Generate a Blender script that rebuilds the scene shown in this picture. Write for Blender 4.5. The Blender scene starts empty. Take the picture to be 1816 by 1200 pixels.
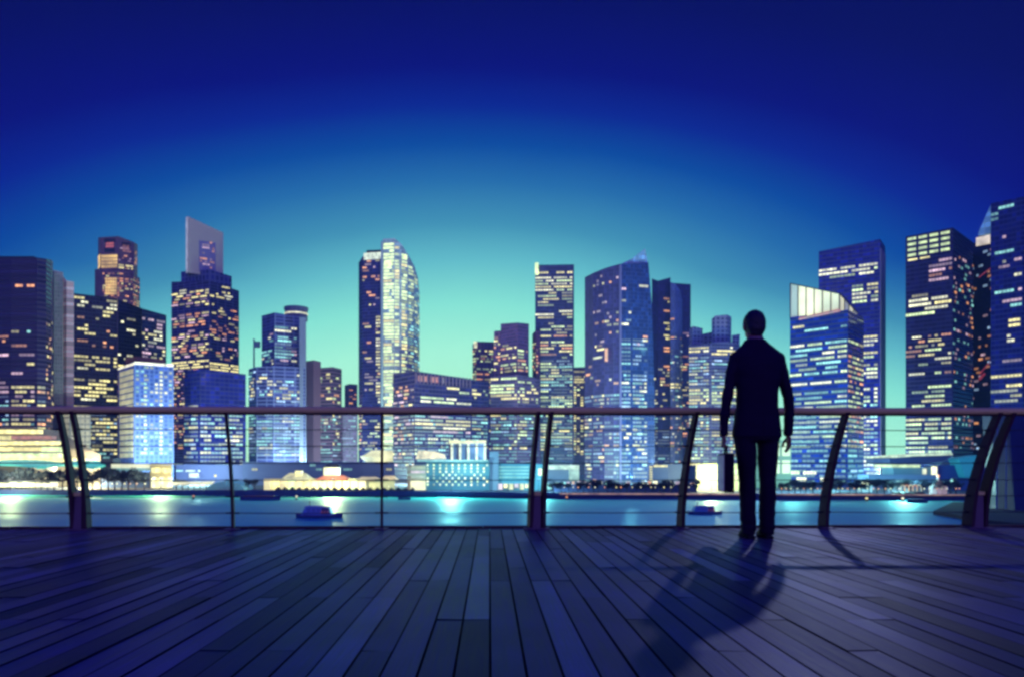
import bpy, bmesh, math, random
from mathutils import Vector, Matrix, noise
R = math.radians
C = bpy.context.scene.collection
PX0, PY0, F = 868.0, 820.0, 1300.0      # principal point and focal length of the photograph, in its pixels
CAMZ = 0.594
WATER = -14.4
LAND = -12.3

def at(px, py, D):
    return Vector(((px-PX0)/F*D, D, CAMZ+(PY0-py)/F*D))
def zof(py, D): return CAMZ+(PY0-py)/F*D
def xof(px, D): return (px-PX0)/F*D

# ------------------------------------------------------------------ objects
def tag(o, label=None, cat=None, group=None, kind=None):
    if label: o['label'] = label
    if cat: o['category'] = cat
    if group: o['group'] = group
    if kind: o['kind'] = kind
    return o
def mesh(name, vs, fs, mats=None, smooth=False, midx=None, uvs=None):
    me = bpy.data.meshes.new(name)
    me.from_pydata([tuple(v) for v in vs], [], fs)
    if mats:
        for m in (mats if isinstance(mats, (list, tuple)) else [mats]): me.materials.append(m)
    if midx: me.polygons.foreach_set('material_index', midx)
    if smooth: me.polygons.foreach_set('use_smooth', [True]*len(me.polygons))
    if uvs:
        l = me.uv_layers.new(name='UVMap')
        flat = []
        for u in uvs: flat += [u[0], u[1]]
        l.data.foreach_set('uv', flat)
    me.update()
    return me
def link(name, me, parent=None, loc=None, rz=0):
    o = bpy.data.objects.new(name, me); C.objects.link(o)
    if parent: o.parent = parent
    if loc is not None: o.location = loc
    if rz: o.rotation_euler.z = rz
    return o
def empty(name, loc, rz=0):
    o = bpy.data.objects.new(name, None); C.objects.link(o)
    o.location = loc; o.rotation_euler.z = rz; o.empty_display_size = .3
    return o
class MB:
    """collects shapes into one mesh; parent origin subtracted at build"""
    def __init__(s): s.v=[]; s.f=[]; s.m=[]; s.cur=0
    def add(s, vs, fs):
        n=len(s.v); s.v += [Vector(v) for v in vs]; s.f += [tuple(i+n for i in f) for f in fs]; s.m += [s.cur]*len(fs); return s
    def box(s, a, b, bev=0):
        x0,y0,z0=a; x1,y1,z1=b
        if bev:
            bm=bmesh.new(); bmesh.ops.create_cube(bm,size=1)
            for v in bm.verts: v.co=Vector(((x0+x1)/2+v.co.x*(x1-x0),(y0+y1)/2+v.co.y*(y1-y0),(z0+z1)/2+v.co.z*(z1-z0)))
            bmesh.ops.bevel(bm,geom=bm.edges[:],offset=bev,segments=2,affect='EDGES',profile=.7)
            bm.verts.index_update(); s.add([v.co.copy() for v in bm.verts],[[v.index for v in f.verts] for f in bm.faces]); bm.free(); return s
        return s.add([(x0,y0,z0),(x1,y0,z0),(x1,y1,z0),(x0,y1,z0),(x0,y0,z1),(x1,y0,z1),(x1,y1,z1),(x0,y1,z1)],
                     [(0,3,2,1),(4,5,6,7),(0,1,5,4),(1,2,6,5),(2,3,7,6),(3,0,4,7)])
    def tube(s, pts, r, n=10, cap=True):
        pts=[Vector(p) for p in pts]; rr = r if isinstance(r,(list,tuple)) else [r]*len(pts)
        vs=[]; fs=[]; up=Vector((0,0,1))
        for i,p in enumerate(pts):
            t=(pts[min(i+1,len(pts)-1)]-pts[max(i-1,0)]).normalized()
            a=up if abs(t.z)<.9 else Vector((0,1,0))
            u=t.cross(a).normalized(); w=u.cross(t).normalized()
            for k in range(n):
                an=2*math.pi*k/n; vs.append(p+u*math.cos(an)*rr[i]+w*math.sin(an)*rr[i])
        for i in range(len(pts)-1):
            for k in range(n):
                k2=(k+1)%n; fs.append((i*n+k,i*n+k2,(i+1)*n+k2,(i+1)*n+k))
        if cap: fs.append(tuple(range(n))[::-1]); fs.append(tuple((len(pts)-1)*n+k for k in range(n)))
        return s.add(vs,fs)
    def rings(s, rings, n=20, pw=2.0):
        """rings: (x,y,z,rx,ry[,tilt]) horizontal super-ellipses lofted"""
        vs=[]; fs=[]
        for r in rings:
            x,y,z,rx,ry=r[:5]
            for k in range(n):
                a=2*math.pi*k/n; c,sn=math.cos(a),math.sin(a)
                e=2/pw
                vs.append(Vector((x+math.copysign(abs(c)**e,c)*rx, y+math.copysign(abs(sn)**e,sn)*ry, z)))
        for i in range(len(rings)-1):
            for k in range(n):
                k2=(k+1)%n; fs.append((i*n+k,i*n+k2,(i+1)*n+k2,(i+1)*n+k))
        fs.append(tuple(range(n))[::-1]); fs.append(tuple((len(rings)-1)*n+k for k in range(n)))
        return s.add(vs,fs)
    def ell(s, c, r, seg=16, rg=10):
        vs=[]; fs=[]
        for i in range(rg+1):
            th=math.pi*i/rg
            for k in range(seg):
                a=2*math.pi*k/seg
                vs.append(Vector((c[0]+r[0]*math.sin(th)*math.cos(a),c[1]+r[1]*math.sin(th)*math.sin(a),c[2]+r[2]*math.cos(th))))
        for i in range(rg):
            for k in range(seg):
                k2=(k+1)%seg; fs.append((i*seg+k,(i+1)*seg+k,(i+1)*seg+k2,i*seg+k2))
        return s.add(vs,fs)
    def build(s, name, mats, parent=None, smooth=False, local=False):
        off=Vector((0,0,0))
        if parent and not local:
            p=parent
            while p: off+=p.location; p=p.parent
        me=mesh(name,[v-off for v in s.v],s.f,mats,smooth,s.m if isinstance(mats,(list,tuple)) else None)
        return link(name,me,parent)

# ------------------------------------------------------------------ materials
def newmat(name):
    m=bpy.data.materials.new(name); m.use_nodes=True; nt=m.node_tree
    return m, nt, nt.nodes['Principled BSDF']
def N(nt,t,**k):
    n=nt.nodes.new(t)
    for a,b in k.items(): setattr(n,a,b)
    return n
def M_(nt,op,a,b=None,c=None,clamp=False):
    n=nt.nodes.new('ShaderNodeMath'); n.operation=op; n.use_clamp=clamp
    for i,v in enumerate((a,b,c)):
        if v is None: continue
        if isinstance(v,(int,float)): n.inputs[i].default_value=v
        else: nt.links.new(v,n.inputs[i])
    return n.outputs[0]
def mixc(nt,f,a,b):
    n=nt.nodes.new('ShaderNodeMix'); n.data_type='RGBA'
    for s,v in ((n.inputs['Factor'],f),(n.inputs['A'],a),(n.inputs['B'],b)):
        if isinstance(v,(tuple,list)): s.default_value=(*v[:3],1)
        elif isinstance(v,(int,float)): s.default_value=v
        else: nt.links.new(v,s)
    return n.outputs['Result']
def plain(name,col,rough=.6,metal=0,var=.15,scale=3.0,spec=.5,bump=0):
    m,nt,b=newmat(name)
    b.inputs['Roughness'].default_value=rough; b.inputs['Metallic'].default_value=metal
    b.inputs['Specular IOR Level'].default_value=spec
    g=N(nt,'ShaderNodeNewGeometry'); no=N(nt,'ShaderNodeTexNoise'); no.inputs['Scale'].default_value=scale; no.inputs['Detail'].default_value=4
    nt.links.new(g.outputs['Position'],no.inputs['Vector'])
    a=tuple(c*(1-var) for c in col); d=tuple(c*(1+var) for c in col)
    nt.links.new(mixc(nt,no.outputs['Fac'],a,d),b.inputs['Base Color'])
    if bump:
        bu=N(nt,'ShaderNodeBump'); bu.inputs['Strength'].default_value=bump; bu.inputs['Distance'].default_value=.01
        nt.links.new(no.outputs['Fac'],bu.inputs['Height']); nt.links.new(bu.outputs[0],b.inputs['Normal'])
    return m
def emis(name,col,st,scale=.35,lo=.45,hi=1.35,base=(.2,.2,.2)):
    m,nt,b=newmat(name)
    b.inputs['Base Color'].default_value=(*base,1); b.inputs['Roughness'].default_value=.5
    b.inputs['Emission Color'].default_value=(*col,1)
    g=N(nt,'ShaderNodeNewGeometry'); no=N(nt,'ShaderNodeTexNoise'); no.inputs['Scale'].default_value=scale; no.inputs['Detail'].default_value=3
    nt.links.new(g.outputs['Position'],no.inputs['Vector'])
    mr=N(nt,'ShaderNodeMapRange'); mr.inputs[1].default_value=.3; mr.inputs[2].default_value=.7; mr.inputs[3].default_value=lo*st; mr.inputs[4].default_value=hi*st
    nt.links.new(no.outputs['Fac'],mr.inputs[0]); nt.links.new(mr.outputs[0],b.inputs['Emission Strength'])
    m.cycles.emission_sampling='NONE'
    return m
FK=.70; MK=.75      # storey and bay size of the distant towers
def facade(name,glass,frame,fh=3.8,mw=3.0,sp=.35,mu=.14,rough=.22,metal=0.0,zoff=0):
    fh*=FK; mw*=MK if mw<20 else 1
    frame=tuple(min(.62,c*1.45) for c in frame); glass=tuple(c*1.3 for c in glass)
    """curtain wall: UVs are metres along the wall and metres of height"""
    m,nt,b=newmat(name)
    uv=N(nt,'ShaderNodeUVMap'); sx=N(nt,'ShaderNodeSeparateXYZ'); nt.links.new(uv.outputs[0],sx.inputs[0])
    v=M_(nt,'DIVIDE',M_(nt,'ADD',sx.outputs[1],zoff),fh); u=M_(nt,'DIVIDE',sx.outputs[0],mw)
    fv=M_(nt,'FRACT',v); fu=M_(nt,'FRACT',u)
    isf=M_(nt,'MAXIMUM',M_(nt,'LESS_THAN',fv,sp),M_(nt,'LESS_THAN',fu,mu))
    cb=N(nt,'ShaderNodeCombineXYZ'); nt.links.new(M_(nt,'FLOOR',u),cb.inputs[0]); nt.links.new(M_(nt,'FLOOR',v),cb.inputs[1])
    wn=N(nt,'ShaderNodeTexWhiteNoise'); wn.noise_dimensions='2D'; nt.links.new(cb.outputs[0],wn.inputs['Vector'])
    g2=tuple(c*2.4+.006 for c in glass)
    gl=mixc(nt,M_(nt,'POWER',wn.outputs['Value'],2.5),glass,g2)
    no=N(nt,'ShaderNodeTexNoise'); no.inputs['Scale'].default_value=.06; no.inputs['Detail'].default_value=3; nt.links.new(uv.outputs[0],no.inputs['Vector'])
    fr=mixc(nt,no.outputs['Fac'],tuple(c*.75 for c in frame),tuple(c*1.2 for c in frame))
    nt.links.new(mixc(nt,isf,gl,fr),b.inputs['Base Color'])
    nt.links.new(M_(nt,'MULTIPLY_ADD',isf,.45,rough),b.inputs['Roughness'])
    b.inputs['Metallic'].default_value=metal
    bu=N(nt,'ShaderNodeBump'); bu.inputs['Strength'].default_value=.5; bu.inputs['Distance'].default_value=.3
    nt.links.new(isf,bu.inputs['Height']); nt.links.new(bu.outputs[0],b.inputs['Normal'])
    return m

# lit-window palette: name -> list of (dim, mid, bright)
PAL={}
for k,c in dict(y=(1,.88,.32),g=(.80,1,.44),w=(1,.98,.60),o=(1,.42,.14),t=(.36,.90,.80),p=(.75,.48,.56),b=(.45,.70,1),d=(.30,.36,.66)).items():  # d: lavender-blue haze glow, for the dim windows added low down
    PAL[k]=[emis('lit_'+k+str(i),c,s) for i,s in enumerate((.40,.92,1.5) if k!='d' else (.14,.22,.34))]

# ------------------------------------------------------------------ buildings
class Bld:
    def __init__(s,name,label,cat,px,D,group=None):
        s.root=empty(name,(xof(px,D),D,LAND)); tag(s.root,label,cat,group); s.runs=[]; s.rng=random.Random(label)
    def flat(s,pts,D0):
        """pts (px, topy): distances follow from a level roof line"""
        y0=pts[0][1]; return [(p,D0*(PY0-y0)/(PY0-y),y) for p,y in pts]
    def block(s,name,chain,mat,ybot=None,back=28,label=None):
        n=len(chain); V=[]; 
        bot=[]; top=[]
        for px,D,ty in chain:
            x=xof(px,D); bot.append(Vector((x,D,zof(ybot,D) if ybot else LAND-.5))); top.append(Vector((x,D,zof(ty,D))))
        if ybot:
            zb=min(b.z for b in bot)
            for b in bot: b.z=zb
        for i in (n-1,0):
            px,D,ty=chain[i]; d=Vector((xof(px,D),D,0)).normalized()*back
            bot.append(Vector((bot[i].x+d.x,bot[i].y+d.y,bot[i].z))); top.append(Vector((top[i].x+d.x,top[i].y+d.y,top[i].z)))
        m=n+2; vs=[]; fs=[]; uvs=[]; u=0
        off=s.root.location
        for i in range(m):
            j=(i+1)%m; L=(bot[j]-bot[i]).xy.length; k=len(vs)
            vs+=[bot[i]-off,bot[j]-off,top[j]-off,top[i]-off]; fs.append((k,k+1,k+2,k+3))
            uvs+=[(0,bot[i].z),(L,bot[j].z),(L,top[j].z),(0,top[i].z)]
        k=len(vs); cen=sum((t for t in top),Vector())/m
        vs+=[t-off for t in top]+[cen-off]
        for i in range(m): fs.append((k+i,k+(i+1)%m,k+m)); uvs+=[(0,0),(0,0),(0,0)]
        me=mesh(name,vs,fs,mat,uvs=uvs)
        o=link(name,me,s.root)
        if label: o['label']=label
        return dict(bot=bot,top=top,chain=chain,o=o,n=n)
    def win(s,bl,e,y0,y1,frac=.4,run=(1,4),cols='y',fh=3.8,mw=3.0,wh=.5,cw=.84,dark=.2,u0=0,u1=1,margin=1.2,dim=(3,4,3),off=.18,floorlock=True):
        fh*=FK; mw*=MK
        rg=s.rng; es=e if isinstance(e,(list,tuple)) else [e]
        for ei in es:
            A,B=bl['bot'][ei],bl['bot'][ei+1]; TA,TB=bl['top'][ei],bl['top'][ei+1]
            L=(B-A).xy.length; n=max(1,int(L*(u1-u0)/mw)); t=Vector((B.x-A.x,B.y-A.y,0)).normalized()
            nrm=Vector((t.y,-t.x,0)); 
            D=bl['chain'][ei][1]; zhi=zof(y0,D); zlo=zof(y1,D)
            zk=math.ceil(zlo/fh)
            while zk*fh+fh*wh<zhi:
                z=zk*fh+fh*.42; zk+=1
                if rg.random()<dark*.8: continue
                p=min(.97,frac*1.25*rg.uniform(.45,1.6)); j=0
                while j<n:
                    if rg.random()<p/( (run[0]+run[1])/2*(1-p)+p+1e-6) if p<.95 else True:
                        r=min(rg.randint(*run),n-j)
                        cells=[]
                        for q in range(j,j+r):
                            ua=u0*L+(q+(1-cw)/2)*mw; ub=u0*L+(q+1-(1-cw)/2)*mw
                            if ub>L-.1: continue
                            zt=min(TA.z+(TB.z-TA.z)*ua/L,TA.z+(TB.z-TA.z)*ub/L)-margin
                            if z+fh*wh>zt: continue
                            cells.append((ua,ub))
                        if cells:
                            c=rg.choice(cols); lvl=rg.choices((0,1,2),dim)[0]
                            s.runs.append((len(cells)*mw*fh*wh/D/D,A,t,nrm*off,cells,z,z+fh*wh,PAL[c][lvl]))
                        j+=r+1
                    else: j+=1
    def _geo(s,rn,vs,fs):
        _,A,t,no,cells,z0,z1,_m=rn; off=s.root.location
        for a,b in cells:
            k=len(vs)
            pa=Vector((A.x,A.y,0))+t*a; pb=Vector((A.x,A.y,0))+t*b
            for p,dz,on in ((pa,z0,1),(pb,z0,1),(pb,z1,1),(pa,z1,1),(pa,z0,0),(pb,z0,0),(pb,z1,0),(pa,z1,0)):
                vs.append(Vector((p.x,p.y,dz))+(no if on else -no*.3)-off)
            fs+=[(k,k+1,k+2,k+3),(k+1,k+5,k+6,k+2),(k+4,k,k+3,k+7),(k+3,k+2,k+6,k+7),(k,k+4,k+5,k+1)]
    def finish(s,cap=100):
        s.runs.sort(key=lambda r:-r[0])
        for rn in s.runs[:cap]:
            vs=[];fs=[]; s._geo(rn,vs,fs); link('window',mesh('window',vs,fs,rn[7]),s.root)
        rest=s.runs[cap:]
        if rest:
            mats=[];vs=[];fs=[];mi=[]
            for rn in rest:
                if rn[7] not in mats: mats.append(rn[7])
                n0=len(fs); s._geo(rn,vs,fs); mi+=[mats.index(rn[7])]*(len(fs)-n0)
            o=link('window_rows',mesh('window_rows',vs,fs,mats,midx=mi),s.root); o['kind']='stuff'
        return s.root
    def dimlow(s,bl,es,y0,y1,frac=.75,dense=0,cols='ddtb'):
        '''added dim windows imitating haze glow over the lower storeys'''
        s.win(bl,es,y0,y1,frac,(2,7),cols,dark=.1,dim=(6,3,0) if cols!='d' else (1,1,1),off=.10,wh=.42)
    def pbox(s,name,mat,x0,x1,y0,y1,D,depth=4,label=None):
        b=MB(); b.box((xof(x0,D),D,zof(y1,D)),(xof(x1,D),D+depth,zof(y0,D)))
        o=b.build(name,mat,s.root)
        if label: o['label']=label
        return o

# common materials
m_conc=plain('pale_concrete',(.30,.26,.30),.7); m_dark=plain('dark_metal',(.012,.010,.03),.5); m_roofd=plain('roof_dark',(.02,.02,.05),.8)
m_whitewall=plain('white_render',(.5,.5,.5),.7)
# ================================================================== CITY
DP=(.010,.006,.045)     # dark purple glass
DB=(.004,.010,.075)     # dark blue glass
def tower(name,label,cat,px,D,mat,pts,flat=True,back=28,group=None,part='tower_block'):
    b=Bld(name,label,cat,px,D,group)
    ch=b.flat(pts,D) if flat else pts
    b.main=b.block(part,ch,mat,back=back)
    return b

# 1 dark rounded tower at the left edge
b=tower('office_tower','dark purple banded office tower with rounded corner at the left edge','office tower',30,430,
   facade('glass_banded',(.008,.004,.03),(.03,.014,.05),3.9,60,.42,.0),[(-60,430,458),(20,424,457),(66,424,457),(82,428,459),(91,436,461),(94,446,464)],flat=False)
b.win(b.main,[0,1],505,520,.35,(1,3),'yo',dark=0,dim=(1,3,4)); b.win(b.main,[0,1],560,600,.16,(1,3),'yyt',dark=.6,dim=(4,3,0)); b.win(b.main,[0,1],600,690,.22,(1,5),'yoyp',dark=.5,dim=(5,3,1))
b.win(b.main,[0,1,2],680,812,.55,(2,6),'yopw',dark=.15,dim=(3,4,2)); b.win(b.main,[3,4],560,780,.2,(1,1),'yo',mw=2.4,dark=.5)
b.pbox('roof_parapet',m_roofd,-40,60,454.5,458,432,14)
b.dimlow(b.main,[0,1,2],700,830); b.finish()
# 2 pale slab
b=tower('slab_tower','pale mauve concrete slab tower with stepped top beside the dark banded tower','office tower',110,470,
   facade('mauve_slab',(.22,.13,.16),(.60,.40,.34),3.6,2.0,.3,.55,.7),[(86,474,480),(96,470,479),(112,471,483)],flat=False,part='tower_block')
w=b.block('tower_wing',[(112,472,490),(118,470,498),(131,472,500)],facade('mauve_wing',(.55,.32,.30),(.60,.36,.34),3.6,60,.2,.0,.7))
b.win(b.main,0,484,540,.5,(1,1),'ow',mw=3.4,fh=5.5,dark=0,u0=.2,u1=.6); b.win(b.main,0,540,760,.3,(1,1),'wp',mw=2.2,fh=3.6,dark=.2,u0=.2,u1=.6)
b.finish()
# 3 black double tower
b=tower('black_tower','black glass double tower with rows of yellow windows behind the floodlit hotel','office tower',200,520,
   facade('black_glass',(.003,.002,.015),(.016,.010,.035),3.9,3,.3,.1),[(130,500,520),(208,516,529)],flat=False)
w=b.block('tower_wing',[(209,530,530),(250,545,546),(252,520,547),(295,536,559)],facade('black_glass_b',(.003,.004,.03),(.012,.010,.04),3.9,3,.3,.1))
b.win(b.main,0,524,545,.35,(2,3),'yw',dark=0); b.win(b.main,0,545,625,.28,(1,3),'yyo',dark=.2); b.win(b.main,0,625,812,.66,(2,5),'yyyw',dark=.12,dim=(2,4,4))
b.win(w,[0],560,640,.15,(1,3),'yw',dark=.3); b.win(w,[2],552,640,.5,(1,3),'wyp',dark=.15); b.win(w,[0,2],640,800,.35,(1,3),'yo')
b.dimlow(b.main,[0,1],725,820,.5); b.finish()
# 4 gold floodlit tower
mg=facade('gold_stone',(.06,.03,.05),(.30,.15,.13),3.9,2.2,.45,.35,.6)
b=tower('gold_tower','stepped stone tower with golden floodlit shaft and notched crown behind the black towers','office tower',208,800,mg,
   [(168,812,478),(182,800,477),(212,800,480),(236,806,487),(248,822,493)],flat=False,back=40)
u=b.block('crown_block',[(174,818,422),(178,806,421),(210,804,419),(238,812,430),(244,826,434)],mg,ybot=485,back=34)
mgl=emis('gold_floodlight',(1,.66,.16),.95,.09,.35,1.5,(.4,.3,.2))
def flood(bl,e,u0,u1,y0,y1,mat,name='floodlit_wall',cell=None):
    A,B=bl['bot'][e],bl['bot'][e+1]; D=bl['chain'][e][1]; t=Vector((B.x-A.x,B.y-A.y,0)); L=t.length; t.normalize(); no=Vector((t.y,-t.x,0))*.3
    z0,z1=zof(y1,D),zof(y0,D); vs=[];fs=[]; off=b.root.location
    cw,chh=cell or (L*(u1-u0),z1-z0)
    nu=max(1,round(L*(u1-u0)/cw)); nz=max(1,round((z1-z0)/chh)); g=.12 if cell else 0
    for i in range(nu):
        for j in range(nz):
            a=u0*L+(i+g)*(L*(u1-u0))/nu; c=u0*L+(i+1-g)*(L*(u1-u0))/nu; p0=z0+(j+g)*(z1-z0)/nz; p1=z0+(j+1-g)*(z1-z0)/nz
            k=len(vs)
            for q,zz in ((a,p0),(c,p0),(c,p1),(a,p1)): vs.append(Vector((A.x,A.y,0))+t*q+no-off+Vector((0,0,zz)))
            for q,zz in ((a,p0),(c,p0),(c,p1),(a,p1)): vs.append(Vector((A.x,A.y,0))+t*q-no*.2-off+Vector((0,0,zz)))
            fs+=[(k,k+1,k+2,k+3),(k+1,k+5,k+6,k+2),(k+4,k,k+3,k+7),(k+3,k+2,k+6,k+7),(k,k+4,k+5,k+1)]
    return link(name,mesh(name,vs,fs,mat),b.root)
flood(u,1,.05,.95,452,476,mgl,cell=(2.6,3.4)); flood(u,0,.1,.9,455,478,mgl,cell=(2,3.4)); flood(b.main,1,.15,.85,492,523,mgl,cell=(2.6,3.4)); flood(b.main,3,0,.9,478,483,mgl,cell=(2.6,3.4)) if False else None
flood(u,1,.3,.75,430,440,emis('red_crown_light',(1,.22,.12),.5,.2),'crown_light',cell=(3,3)); flood(u,2,.25,.7,432,446,emis('orange_crown_light',(.9,.35,.2),.3,.2),'crown_light',cell=(3,3))
for (e,a,c,y0,y1) in ((1,.22,.82,424,431),(2,.2,.75,428,435),(1,.25,.8,441,448)): flood(u,e,a,c,y0,y1,m_dark,'crown_niche')
b.win(b.main,[1,2,3],485,545,.45,(1,2),'yoo',mw=2.4,dark=.1,dim=(4,4,1)); b.win(u,[2,3],440,480,.3,(1,2),'po',mw=2.4,dim=(4,3,0))
b.win(u,[2],470,480,.9,(2,4),'y',mw=2.4,dark=0,dim=(0,1,3))
b.finish()
# 5 slab-crowned tower
b=tower('crowned_tower','dark office tower with a white sloping slab crown on top','office tower',372,700,
   facade('grid_glass',(.010,.006,.05),(.10,.075,.19),3.9,11,.22,.08),[(304,716,500),(372,694,497),(424,720,516)],flat=False,back=36)
mid=b.block('stepped_top',[(321,712,482),(372,696,478),(411,712,490)],facade('step_glass',(.016,.014,.10),(.09,.08,.22),8,6,.2,.3),ybot=505,back=30)
cr=b.block('slab_crown',[(330,700,389),(334,696,384),(396,712,413)],plain('crown_slab',(.78,.62,.42),.6,var=.05,scale=.05),ybot=484,back=10)
flood(cr,1,.3,.78,424,480,facade('crown_recess',(.05,.02,.06),(.26,.20,.32),4.6,4.5,.4,.15,.5),'crown_recess')
b.win(cr,1,424,482,.3,(1,3),'op',mw=3,u0=.32,u1=.76,dim=(4,2,0),dark=.1,off=.5,margin=6)
flood(cr,0,0,.8,386,484,emis('crown_edge_light',(.62,.66,.85),.55),'crown_edge')
b.win(mid,[0,1],505,520,.3,(2,4),'y',dark=0); b.win(b.main,[0,1],515,530,.5,(1,4),'wy',dark=0,dim=(0,3,4))
b.win(b.main,0,520,640,.5,(2,4),'yyop',dark=.15,dim=(3,4,3)); b.win(b.main,1,530,640,.32,(1,3),'oyp',dark=.15,dim=(4,3,1))
b.win(b.main,[0,1],640,657,.95,(4,9),'y',dark=0,dim=(0,1,4)); b.win(b.main,[0,1],657,800,.45,(1,3),'oyp',dark=.15)
b.finish()
# 6 navy block
b=tower('navy_block','low navy glass block with few lit windows before the slab crowned tower','office block',390,470,
   facade('navy_glass',(.003,.005,.10),(.006,.008,.07),3.9,4,.2,.1,.15),[(327,470,656),(355,462,654),(436,480,663)],flat=False,back=30)
b.win(b.main,1,684,692,.5,(1,2),'w',dark=0,dim=(0,1,3)); b.win(b.main,1,692,705,.3,(2,4),'w',dark=.2); b.win(b.main,[0,1],722,845,.42,(1,4),'ywt',dark=.1,dim=(3,4,2))
b.dimlow(b.main,[0,1],722,860,.85); b.finish()
# 7 floodlit hotel
b=tower('hotel_tower','white hotel block with floodlit cornice and bright window columns','hotel',240,440,
   facade('hotel_wall',(.03,.06,.26),(.12,.17,.42),3.5,3.5,.3,.35,.5),[(210,462,652),(238,438,641),(308,450,646)],flat=False,back=22)
pl=b.block('penthouse',[(222,462,634),(240,452,632),(292,458,637)],plain('penthouse_red',(.30,.09,.07),.7),ybot=650,back=12)
flood(b.main,0,0,1,652,655.5,emis('cornice_light',(1,.92,.62),1.3),'cornice'); flood(b.main,1,0,1,641,645.5,emis('cornice_light_b',(.95,.95,.75),1.4),'cornice')
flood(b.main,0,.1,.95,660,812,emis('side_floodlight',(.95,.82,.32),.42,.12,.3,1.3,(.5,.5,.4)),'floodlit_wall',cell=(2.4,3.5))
b.win(b.main,1,650,812,.85,(1,1),'wgt',mw=3.5,fh=3.5,cw=.6,wh=.5,dark=.05,u0=.22,u1=.38,dim=(1,3,2)); b.win(b.main,1,650,812,.95,(1,1),'wwg',mw=3.2,fh=3.5,cw=.62,dark=.02,u0=.62,u1=.76,dim=(0,2,3))
b.win(b.main,1,650,812,.5,(1,2),'wt',mw=3.5,fh=3.5,cw=.6,dark=.1,dim=(4,3,1),u0=.02)
b.finish()
# cream block under the handrail
b=tower('cream_block','floodlit cream slab block behind the double post of the railing on the left','office block',140,455,
   facade('cream_wall',(.16,.14,.12),(.45,.40,.32),3.6,2.4,.35,.45,.7),[(104,462,728),(124,455,727),(161,458,730)],flat=False,back=16)
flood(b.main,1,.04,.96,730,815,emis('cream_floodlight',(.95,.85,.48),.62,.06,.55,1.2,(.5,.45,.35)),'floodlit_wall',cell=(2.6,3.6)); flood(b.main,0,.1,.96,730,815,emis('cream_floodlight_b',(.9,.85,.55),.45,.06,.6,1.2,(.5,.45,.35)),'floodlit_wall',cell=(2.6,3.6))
b.finish()
# 8 blue-grey tower with drum roof
m8=facade('blue_grid',(.016,.016,.10),(.16,.16,.34),3.9,10,.28,.12,.3)
b=tower('drum_tower','blue grey grid tower with a round drum on its roof','office tower',500,600,m8,[(464,612,560),(487,596,554),(530,606,562),(543,610,563)],flat=False,back=30)
lo=b.block('podium_block',[(441,600,654),(455,586,650),(485,584,648),(541,592,652)],facade('blue_grid_b',(.03,.03,.13),(.20,.20,.40),4.2,11,.3,.10,.3),back=14)
st=b.block('pale_pier',[(531,588,562),(543,594,563)],plain('pale_pier',(.30,.29,.42),.6),back=12)
d=MB(); X,Y=xof(522,622),628; d.rings([(X,Y,zof(566,622),9.5,9.5),(X,Y,zof(548,622),9.5,9.5),(X,Y,zof(547.5,622),10.2,10.2),(X,Y,zof(543,622),10.2,10.2),(X,Y,zof(542,622),8,8)],28); d.build('roof_drum',plain('drum_conc',(.16,.14,.24),.6),b.root)
d=MB(); d.rings([(X,Y,zof(556,622),9.8,9.8),(X,Y,zof(553.5,622),9.8,9.8)],28); d.build('drum_light_band',PAL['w'][1],b.root)
b.win(b.main,[1],575,590,.7,(4,8),'wt',dark=.4); b.win(b.main,[0,1],590,652,.4,(2,5),'wtp',dark=.25,dim=(4,4,1)); b.win(b.main,1,622,632,.9,(6,9),'t',dark=0,dim=(0,1,1))
b.win(lo,[0,1,2],655,715,.4,(1,3),'wtyb',dark=.15); b.win(lo,[0,1,2],722,812,.55,(2,6),'tbtw',dark=.1,dim=(3,4,1)); b.win(lo,2,694,712,.5,(1,3),'wy',dark=0,dim=(0,2,3))
fl=MB(); fl.box((xof(449,606),606,LAND),(xof(450.5,606),608,zof(600,606))); fl.box((xof(450.5,606),606,zof(616,606)),(xof(461,606),607,zof(605,606))); fl.build('roof_panel_mast',plain('mast_grey',(.10,.13,.25),.6),b.root)
b.dimlow(lo,[0,1,2],722,815,.9); b.dimlow(b.main,[1],600,652,.5); b.finish()
# 9 brown stepped building
m9=facade('brown_bands',(.035,.02,.07),(.27,.13,.20),4.4,60,.5,0,.6)
b=tower('brown_tower','mauve brown stepped office building with banded windows right of the drum tower','office building',575,650,plain('brown_wall',(.26,.12,.19),.75,var=.1,scale=.05),[(541,655,640),(556,648,638),(569,652,641)],flat=False,back=18)
w=b.block('banded_wing',[(564,655,652),(590,648,650),(606,660,654)],m9,back=20)
w2=b.block('lower_wing',[(604,664,727),(634,666,728)],facade('mauve_low',(.16,.10,.2),(.28,.18,.30),4,3,.4,.3,.7),back=20)
b.win(w,[0,1],660,720,.28,(1,3),'yog',fh=4.4,dark=.2,dim=(3,4,1)); b.win(w,[0,1],725,800,.3,(1,2),'ywt',fh=4.4,dark=.2)
b.dimlow(w,[0,1],722,830,.8); b.dimlow(w2,[0,1],728,830,.7); b.finish()
b=tower('brown_block','small brown block far behind between the stepped building and the tall glass tower','office block',622,900,facade('brown_small',(.05,.02,.06),(.22,.09,.15),4,4,.4,.3,.7),[(611,905,683),(619,896,680),(634,900,681)],flat=False)
b.win(b.main,1,690,720,.2,(1,2),'o'); b.finish()
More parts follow.
